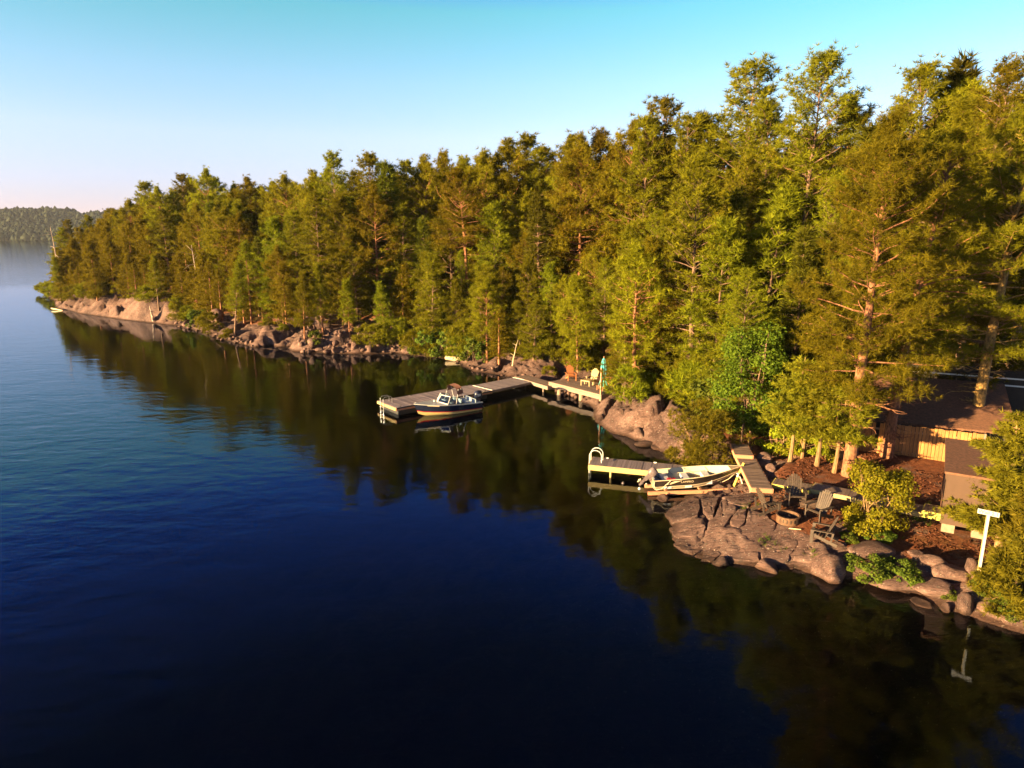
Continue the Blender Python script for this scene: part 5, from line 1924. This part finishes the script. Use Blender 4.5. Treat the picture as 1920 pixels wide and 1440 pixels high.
tk.matrix_world = Matrix.Translation(FB) @ fb.rotation_euler.to_matrix().to_4x4() @ Matrix.Translation((.62, -.34, .22))
MB().box((.25, 0, .16), (.42, .30, .30)).build('tank_body', M['crimson'], tk, bevel=.04)
MB().tube([(.25, 0, .31), (.25, 0, .35)], .035, 10).build('cap', M['black'], tk)
FM = Matrix.Translation(FB) @ fb.rotation_euler.to_matrix().to_4x4()
rp = [FM @ Vector(v) for v in ((.02, -.70, .56), (-.03, -.76, .40), (.05, -.80, .16), (.3, -.82, .22), (.55, -.80, .42), (.75, -.80, .60))]
tag(MB().tube(rp, .014, 6).build('stern_rope', M['rope'], None, True), 'pale rope looped over the stern corner of the fishing boat', 'rope')
rp = [FM @ Vector(v) for v in ((4.10, .0, .74), (3.95, -.05, .50), (3.6, -.12, .24), (3.2, -.2, .10))]
tag(MB().tube(rp, .016, 6).build('bow_strap', M['rope'], None, True), 'pale strap hanging from the bow down under the fishing boat', 'rope')

cr = thing('boat_cradle', 'reddish timber cradle with a yellow bow post under the fishing boat', 'cradle', (FB.x, FB.y, 0), fang2)
for y in (-.62, .30):
    MB().bar((-.3, y, .10), (2.7, y, .24), .09, .17).build('runner', M['wood_red'], cr)
    MB().bar((2.55, y - .01, .26), (4.25, y - .01, .38), .085, .16).build('runner', M['wood_red'], cr)
for x, z in ((.6, .14), (2.2, .22), (4.2, .38)):
    MB().bar((x, -.70, z), (x, .38, z), .10, .10).build('cross_beam', M['wood_red'], cr)
MB().bar((3.75, -.40, .34), (4.32, .10, 1.38), .10, .10).build('bow_post', M['wood_yellow'], cr)
MB().bar((4.2, -.45, .42), (4.05, -.25, .86), .03, .05).build('strut', M['rope'], cr)
MB().lathe([(.02, -.08), (.09, -.08), (.09, -.06), (.04, -.05), (.04, .05), (.09, .06), (.09, .08), (.02, .08)], 12, (3.98, -.22, .92)).build('winch', M['white'], cr, True)
for i, (px, py, r_) in enumerate(((1212, 909, .06), (1199, 917, .075), (1168, 907, .07))):
    q = W(px, py, 0)
    bo = thing('mooring_buoy', ['small white buoy floating closest to the fishing boat motor', 'pinkish white buoy floating lowest in front of the small dock', 'dark little buoy floating under the edge of the small dock'][i], 'buoy', (q.x, q.y, .02), 0, 'buoys off the small dock')
    MB().lathe([(0, -r_), (r_ * .7, -r_ * .7), (r_, 0), (r_ * .7, r_ * .7), (0, r_)], 14).build('float', M['white' if i < 2 else 'motor_grey'], bo, True)
    MB().tube([(0, 0, r_ * .9), (0, 0, r_ * 1.3)], .012, 6).build('ring_eye', M['steel'], bo)

# ------------------------------------------------------------------ trees and bushes one can point to
HERO = [('tall red pine with thick bare lower trunk left of the fence', (1590, 897, 1.15), 15.5, 901, dict(crown_from=.24, width=.215, girth=1.4, bend=.2, dead_low=34, dens=1.7, nblade=15, tw0=.075), 'bark_red', 'n_white', 'red'),
        ('red pine rising directly in front of the board fence', (1660, 866, 1.2), 16.0, 917, dict(crown_from=.27, width=.22, girth=1.25, bend=1.3, dead_low=44, dens=1.35, nblade=15, tw0=.075), 'bark_red', 'n_white', 'red'),
        ('pine with yellow lichened trunk beside the shed roof', (1822, 832, 1.6), 17.0, 933, dict(crown_from=.29, width=.24, girth=1.35, bend=.6, dead_low=40, dens=1.35, nblade=15, tw0=.075), 'bark_gold', 'n_white', 'red')]
for lab, (px, py, z), h, sd_, kw, bk, nd, kd in HERO:
    p = W(px, py, z)
    ms = make_pine(sd_, h, kd, 1.25, M[nd], M[bk], **kw)
    plant('red_pine', ms, (p.x, p.y, hz(p.x, p.y) - .05), 1, .6 if sd_ == 917 else 2.1, lab, 'tree')
HERO2 = [('tall white pine with pale bare trunk behind the leafy thicket', (1368, 700, 2.2), 300, 951, 'white', .30, 1.2, 'bark_pale'),
         ('pine filling the gap straight behind the cabin roof', (1700, 690, 2.2), 400, 1061, 'white', .06, 1.0, 'bark_grey'),
         ('pine behind the cabin railing, left of the yellow trunk', (1775, 680, 2.2), 330, 1063, 'white', .06, 1.0, 'bark_grey'),
         ('pine behind the cabin railing, right of the yellow trunk', (1880, 690, 2.2), 300, 1067, 'white', .06, 1.0, 'bark_grey'),
         ('white pine with wide layered boughs sweeping the bank left of the dock', (812, 655, 1.4), 480, 967, 'white', .03, 1.0, 'bark_grey'),
         ('broad white pine behind the driftwood log', (925, 668, 1.5), 505, 983, 'white', .06, 1.0, 'bark_grey'),
         ('red pine with two bare crooked trunks in the middle of the wood', (880, 625, 4.5), 320, 991, 'red', .55, 1.3, 'bark_red'),
         ('red pine with bare orange trunk right of the umbrella', (1187, 742, 1.3), 470, 1003, 'red', .30, 1.2, 'bark_red'),
         ('slender red pine right of the umbrella deck by the boardwalk', (1212, 726, 1.5), 450, 1009, 'red', .28, 1.0, 'bark_red'),
         ('leaning red pine behind the orange deck chair', (1084, 700, 1.4), 520, 1013, 'red', .30, .9, 'bark_red'),
         ('young pine on the pink rock slab beside the boulder pile', (572, 640, 1.6), 520, 1019, 'young', .25, .9, 'bark_red'),
         ('small pine growing out of the left part of the boulder pile', (606, 628, 2.0), 500, 1021, 'young', .28, .9, 'bark_red'),
         ('small bare-stemmed pine in the middle of the boulder pile', (656, 632, 1.8), 530, 1023, 'young', .28, .9, 'bark_red'),
         ('pine at the right end of the boulder pile', (721, 636, 1.6), 532, 1027, 'young', .30, .9, 'bark_red'),
         ('tall light green pine behind the boulder pile', (605, 590, 4.0), 425, 1031, 'young', .12, .9, 'bark_grey'),
         ('pine with three thin stems above the low ledges', (472, 606, 2.6), 455, 1033, 'young', .42, .9, 'bark_red'),
         ('light green pine leaning over the water at the low ledges', (440, 628, 1.0), 492, 1037, 'young', .34, .8, 'bark_grey'),
         ('small bright pine standing on the cliff of the far point', (298, 578, 3.2), 480, 1039, 'young', .25, .9, 'bark_grey'),
         ('young pine at the waterline of the far rocky point', (115, 566, 1.4), 485, 1041, 'young', .10, .9, 'bark_grey'),
         ('yellow-green white pine in front of the leafy thicket', (1290, 735, 1.6), 300, 1043, 'white', .10, 1.0, 'bark_grey'),
         ('dense pine beside the boardwalk with the yellow edge', (1335, 745, 1.7), 420, 1047, 'white', .06, .9, 'bark_grey'),
         ('tall light pine right behind the closed umbrella', (1168, 704, 1.8), 430, 1051, 'young', .22, .9, 'bark_grey')]
for lab, (px, py, z), top, sd_, kd, cf, gi, bk in HERO2:
    p = G(px, py)
    z = p.z
    zz = z
    while P(p.x, p.y, zz)[1] > top and zz < z + 30:
        zz += .1
    h = zz - z
    lean = math.radians(7) if 'leaning' in lab else 0
    ms = make_pine(sd_, h, kd, .85 if h > 9 else 1.0, None, M[bk], girth=gi, crown_from=cf, width=(.18 if kd == 'young' else .23 if kd == 'red' else .27), bend=.9 if 'crooked' in lab else .25, dead_low=14 if 'bare' in lab else 6)
    plant(KINDNAME[kd][0], ms, (p.x, p.y, z - .1), 1, (sd_ * .37) % 6.28, lab, 'tree', tilt=(0, lean))
for lab, (px, py), top in (('rusty dead pine behind the boulder pile', (655, 580), 445), ('small rusty dead pine left of the tall light green one', (572, 590), 480)):
    z = 4.0
    p = G(px, py)
    z = p.z
    zz = z
    while P(p.x, p.y, zz)[1] > top:
        zz += .1
    s = (zz - z) / DEADP[1]
    plant('dead_pine', DEADP[0], (p.x, p.y, z), s, px, lab, 'tree', 'rusty dead pines')


def snag(px, py, top, label, lean=(0, 0), r_=.12, seed=1, nb=7, mat='snagwood', z=1.0):
    rnd = random.Random(seed)
    p = G(px, py)
    z = p.z
    zz = z
    while P(p.x, p.y, zz)[1] > top:
        zz += .05
    h = zz - z
    t = thing('dead_snag', label, 'dead tree', (p.x, p.y, z - .1))
    pts = [Vector((lean[0] * (k / 6) ** 1.2 + rnd.gauss(0, .02) * h * .3 * (k > 0), lean[1] * k / 6, h * k / 6)) for k in range(7)]
    MB().tube(pts, [r_ * (1 - .8 * k / 6) for k in range(7)], 8).build('trunk', M[mat], t, True)
    for k in range(nb):
        i = rnd.randint(2, 5)
        a = rnd.uniform(0, 6.28)
        q = curve_pts(pts[i].lerp(pts[i + 1], rnd.random()), (math.cos(a), math.sin(a), rnd.uniform(-.3, .6)), h * rnd.uniform(.1, .25), 4, .2, rnd)
        MB().tube(q, [r_ * .3, r_ * .24, r_ * .18, r_ * .12, r_ * .05], 5).build('limb', M[mat], t, True)
    return t


snag(960, 688, 636, 'thin pale dead stem standing on the rock beside the ramp', (.5, .1), .06, 3, 5, 'driftwood')
snag(288, 604, 572, 'short weathered dead stub at the waterline of the far cliff', (-.3, 0), .2, 5, 3)
snag(1048, 600, 335, 'leaning bare red trunk with dead branches high above the ramp', (2.2, 0), .24, 8, 16, 'bark_red', 5)
snag(870, 600, 385, 'pale forked dead trunk among the pines above the driftwood', (-1.2, 0), .2, 9, 14, 'bark_red', 5)
snag(378, 592, 458, 'tall grey dead trunk behind the low ledges', (-.4, 0), .16, 12, 10, 'snagwood', 3)
snag(120, 560, 425, 'tall bare dead trunk at the tip of the far point', (-.6, 0), .16, 13, 6, 'snagwood', 2)

# leafy thicket, cedars, saplings, shrubs
lf = make_leafy(1, 6.2, 3.4, M['l_maple'], .13, 14000, 4, 30, .10, M['bark_grey'], .05)
p = W(1418, 832, 1.2)
plant('maple_tree', lf, (p.x - .2, p.y + 1.2, 1.0), 1, .3, 'bright green leafy maple over the top of the walkway', 'tree', part='stem')
p = W(1385, 760, 1.6)
plant('maple_tree', lf, (p.x, p.y, 1.4), (.9, .9, 1.0), 2.3, 'taller bright green maple behind the walkway thicket', 'tree', part='stem')
yl = make_leafy(2, 2.75, 2.2, M['l_yellow'], .088, 12000, 5, 24, .0, M['bark_pale'], .03)
p = W(1637, 985, 1.0)
plant('maple_sapling', yl, (p.x, p.y, hz(p.x, p.y)), 1, .7, 'bright yellow-green maple sapling between the fire pit and the shed', 'sapling', part='stem')
jb = make_leafy(3, 2.7, 4.0, M['l_cedar'], .20, 2600, 6, 18, .0, M['bark_pale'], .05, True)
p = W(1322, 852, .9)
plant('cedar_bush', jb, (p.x + .1, p.y + .5, .35), (1.05, .8, 1), .2, 'big yellow-green cedar bush between the pale boulder and the walkway', 'bush', part='stem')
lb = make_leafy(4, 1.7, 2.3, M['l_yellow'], .10, 3400, 5, 12, .0, M['bark_pale'], .03)
for lab, px, py, s in (('yellow-green shrub right of the upper walkway under the maple', 1462, 838, 1.15), ('shrub under the slim cedars beside the dark hollow', 1495, 858, .7),
                       ('low shrub between the slim cedar trunks', 1517, 866, .75), ('small shrub at the foot of the lower boardwalk cedars', 1545, 870, .6)):
    p = W(px, py, 1.15)
    plant('leafy_shrub', lb, (p.x, p.y, hz(p.x, p.y)), s, px % 6, lab, 'shrub', 'shrubs by the walkway', 'stem')


def make_cedar(seed, H, clear, wid, mat, n=2600, r_=.10, leaf=.22):
    rnd = random.Random(seed)
    r = np.random.default_rng(seed)
    wood = MB()
    lean = rnd.uniform(.1, .35)
    tp = [Vector((lean * (k / 6), rnd.gauss(0, .03), H * k / 6 - (.3 if k == 0 else 0))) for k in range(7)]
    wood.tube(tp, [r_ * (1.3 if k == 0 else 1) * (1 - .85 * k / 6) for k in range(7)], 8, False)
    pos, dr = [], []
    z = clear
    while z < H * .98:
        t = (z - clear) / (H - clear)
        for b in range(5):
            a = rnd.uniform(0, 6.28)
            L = wid * (1 - t) ** .6 * rnd.uniform(.55, 1.15) + .15
            f = z / H * 6
            i = min(5, int(f))
            p0 = tp[i].lerp(tp[i + 1], f - i)
            pts = curve_pts(p0, (math.cos(a), math.sin(a), rnd.uniform(-.1, .35)), L, 4, .12, rnd, .04)
            wood.tube(pts, [.03, .022, .016, .01, .004], 4, False)
            k = max(6, int(n * L / (wid * 5 * (H - clear) / .32) * 1.6))
            for q in range(k):
                s = .25 + .75 * rnd.random()
                fi = s * 4
                j = min(3, int(fi))
                c = pts[j].lerp(pts[j + 1], fi - j)
                o = Vector((rnd.gauss(0, 1), rnd.gauss(0, 1), rnd.gauss(0, .35)))
                pos.append(c + o * .16 * (.5 + L * .35))
                dr.append((Vector((math.cos(a), math.sin(a), .1)) + o * .5).normalized())
        z += .32 * rnd.uniform(.8, 1.2)
    cm = tufts_mesh('crown', pos, dr, np.full(len(pos), leaf) * r.uniform(.8, 1.2, len(pos)), 11, .14, mat, seed + 7, .9, .4)
    return wood.mesh('trunk', M['bark_pale'], True), cm


CED = [make_cedar(5, 5.2, 1.75, 1.5, M['l_cedar']), make_cedar(6, 4.6, 1.7, 1.3, M['l_cedar'])]
for i, (px, py, lab) in enumerate(((1480, 869, 'leftmost slim cedar trunk behind the boardwalk'), (1502, 867, 'thin second cedar trunk behind the boardwalk'), (1530, 880, 'thicker cedar trunk in the middle behind the boardwalk'), (1563, 891, 'slim cedar trunk just left of the big red pine'))):
    p = W(px, py, 1.2)
    plant('cedar_tree', CED[i % 2], (p.x, p.y, hz(p.x, p.y)), (1, 1, 1) if i != 1 else (.8, .8, 1), (0, .4, -.3, .2)[i], lab, 'tree', 'slim cedars behind the boardwalk')
ST = make_cedar(8, 7.0, 2.6, 1.3, M['l_cedar'], 2600, .22)
p = W(1573, 866, 1.2)
plant('cedar_tree', ST, (p.x, p.y, hz(p.x, p.y)), 1, 0, 'stout orange cedar trunk tucked behind the big red pine', 'tree')
BC = make_cedar(9, 5.4, .9, 1.75, M['l_cedar'], 7000, .13, .19)
p = W(1866, 1075, .6)
plant('cedar_tree', BC, (p.x + .75, p.y + 1.0, hz(p.x, p.y)), 1, 1.2, 'bushy yellow-green cedar behind the white signpost', 'tree')
SC_ = make_cedar(10, 2.3, .2, 1.15, M['l_cedar'], 3600, .07, .17)
p = W(1898, 1130, .5)
plant('cedar_tree', SC_, (p.x, p.y, hz(p.x, p.y)), 1, .5, 'low spreading cedar at the right edge above the last rocks', 'tree')
p = W(1960, 1100, .6)
plant('cedar_tree', SC_, (p.x, p.y, hz(p.x, p.y)), 1.4, 2.5, 'cedar cut off by the right edge of the photo', 'tree')

gs = make_leafy(12, .55, 1.9, M['l_low'], .075, 4600, 7, 18, .0, M['bark_pale'], .012)
for lab, px, py, s, sx in (('leafy green ground shrub beside the big pale boulder', 1628, 1076, 1.0, 1.0), ('leafy ground shrub spreading right of the dark mossy slab', 1688, 1082, .85, 1.1), ('small ground shrub on the ledge left of the egg-shaped boulder', 1772, 1117, .45, 1),
                           ('low bright shrub on the bank behind the last rocks', 1868, 1122, .8, 1.2), ('low shrub spilling over the wedge-shaped rock', 1900, 1150, .7, 1.1), ('small shrub at the foot of the yellow-green sapling', 1650, 1012, .55, 1.2),
                           ('thin green weeds beside the lower right fire-pit chair', 1592, 1012, .4, 1.2)):
    z = .6
    p = G(px, py)
    z = p.z
    plant('ground_shrub', gs, (p.x, p.y, z - .05), (s * sx, s, s), px % 6, lab, 'shrub', 'ground shrubs on the right bank', 'stem')

# bushes along the far bank
fbush = [make_leafy(20, 2.2, 3.0, M['l_low'], .24, 1300, 6, 14, .0), make_leafy(21, 2.0, 3.2, M['n_young'], .34, 700, 6, 14, .0, None, .03, True), make_leafy(22, 1.2, 2.6, M['n_young'], .30, 500, 6, 12, .0, None, .02, True)]
BUSH = [(782, 664, 1.0, 1), (800, 668, 1.1, 0), (822, 670, .9, 1), (842, 668, 1.2, 0), (868, 668, 1.0, 1), (890, 676, 1.0, 0), (905, 678, .8, 0), (858, 640, 1.5, 0), (838, 628, 1.3, 0), (878, 655, 1.3, 1), (915, 655, 1.2, 1),
        (945, 655, 1.0, 1), (985, 665, .7, 2), (1012, 668, .9, 1), (1040, 672, .9, 1), (1062, 668, 1.0, 1), (1005, 652, 1.0, 1), (1030, 700, .5, 2), (1085, 690, .9, 1), (1105, 690, 1.1, 1), (1102, 682, .8, 1),
        (1176, 716, 1.0, 1), (1190, 726, 1.1, 1), (1172, 742, .5, 2), (1175, 748, 1.0, 1), (1205, 738, .9, 2), (1232, 722, 1.2, 1), (1260, 722, 1.2, 1), (1290, 750, 1.1, 1), (1310, 756, 1.2, 1), (1330, 762, 1.2, 1), (1350, 775, 1.2, 0),
        (530, 622, .5, 2), (592, 652, .6, 0), (690, 645, .9, 1), (712, 648, 1.0, 1), (742, 640, 1.1, 1), (560, 620, .6, 2),
        (335, 600, 1.0, 1), (358, 604, .9, 1), (372, 615, .9, 0), (398, 622, 1.1, 1), (428, 632, .7, 2), (500, 612, .6, 2), (345, 585, 1.1, 1), (310, 568, .9, 2), (255, 562, 1.0, 2), (225, 560, 1.0, 2), (190, 558, 1.1, 1), (165, 560, 1.0, 1),
        (142, 562, 1.1, 1), (120, 560, 1.4, 2), (105, 555, 1.5, 2), (95, 549, 1.4, 2), (275, 564, 1.0, 1), (85, 546, 1.3, 2), (1385, 800, 1.1, 0), (1365, 790, 1.2, 0), (1400, 815, .8, 0), (1440, 800, 1.3, 0), (1460, 815, 1.2, 0)]
BZ = [(210, 'far point'), (330, 'far cliff top'), (480, 'low ledges'), (570, 'pink rock slab'), (660, 'left part of the boulder pile'), (765, 'right part of the boulder pile'), (830, 'left part of the bushy bank'),
      (900, 'driftwood bank'), (1000, 'rock beside the ramp'), (1080, 'left side of the umbrella deck'), (1190, 'right side of the umbrella deck'), (1300, 'yellow-edged boardwalk'), (9999, 'walkway thicket')]
cnt = {}
for px, py, s, kd in sorted(BUSH):
    z = 1.0
    p = G(px, py)
    z = p.z
    zone = next(b for a, b in BZ if px < a)
    cnt[zone] = cnt.get(zone, 0) + 1
    lab = '%s %s, %s from left at the %s' % (('leafy green', 'needly green', 'low spreading')[kd], ('bush', 'bush', 'juniper')[kd], ORD[cnt[zone] - 1], zone)
    plant('shore_bush', fbush[kd], (p.x, p.y, z - .1), s, px % 6, lab, 'bush', 'bushes along the ' + zone, 'stem')

# litter on the yard and grass in the cracks: far too many pieces to count
lv, lf_, lt = [], [], []
q = 0
px_ = np.stack([RNG.uniform(9.5, 21, 9000), RNG.uniform(21.5, 31.5, 9000)], 1)
lsd, _ = shore_field(px_[:, 0], px_[:, 1])
dens_ = fbm(px_[:, 0] * .7, px_[:, 1] * .7, 71, 3)
px_ = px_[(lsd > 2.0) & (dens_ > -.12)]
lz = terrain(px_[:, 0], px_[:, 1])
la, ll, lw = RNG.uniform(0, 6.28, len(px_)), RNG.uniform(.05, .22, len(px_)), RNG.uniform(.008, .022, len(px_))
big_ = RNG.random(len(px_)) < .03
ll[big_] *= 3.2
dx, dy = np.cos(la) * ll / 2, np.sin(la) * ll / 2
wx_, wy_ = -np.sin(la) * lw, np.cos(la) * lw
zt = lz + .012 + lw
v4 = np.stack([np.stack([px_[:, 0] - dx, px_[:, 1] - dy, lz + .004], 1), np.stack([px_[:, 0] + wx_, px_[:, 1] + wy_, lz + .004], 1),
               np.stack([px_[:, 0] + dx, px_[:, 1] + dy, zt + RNG.uniform(0, .03, len(px_))], 1), np.stack([px_[:, 0] - wx_, px_[:, 1] - wy_, zt], 1)], 1).reshape(-1, 3)
i4 = np.arange(len(px_))[:, None] * 4
f4 = np.concatenate([i4 + [[0, 1, 3]], i4 + [[1, 2, 3]], i4 + [[0, 3, 2]]], 0)
M['litter'] = foliage_mat('fallen_twigs_and_needles', (0.07, 0.025, 0.012), (0.22, 0.095, 0.045), 0.05)
tag(link('litter', mesh_np('litter', v4, f4, M['litter'], False, {'tint': np.repeat(np.clip(RNG.normal(.4, .3, len(px_)), 0, 1), 4)})), 'fallen twigs and needles strewn over the red yard', None, None, 'stuff')
gp = np.stack([RNG.uniform(8.5, 19, 2600), RNG.uniform(20.0, 28.5, 2600)], 1)
gsd, _ = shore_field(gp[:, 0], gp[:, 1])
gn = fbm(gp[:, 0] * 1.1, gp[:, 1] * 1.1, 83, 3)
gp = gp[(gsd > .7) & (gn > .30)]
gz = np.maximum(terrain(gp[:, 0], gp[:, 1]), 0)
gs_ = tufts_mesh('grass', np.stack([gp[:, 0], gp[:, 1], gz - .02], 1), np.tile([[0, 0, 1.0]], (len(gp), 1)), RNG.uniform(.10, .26, len(gp)), 9, .07, M['l_low'], 5, .75)
tag(link('grass', gs_), 'sparse green grass tufts in the rock cracks and yard edge', None, None, 'stuff')
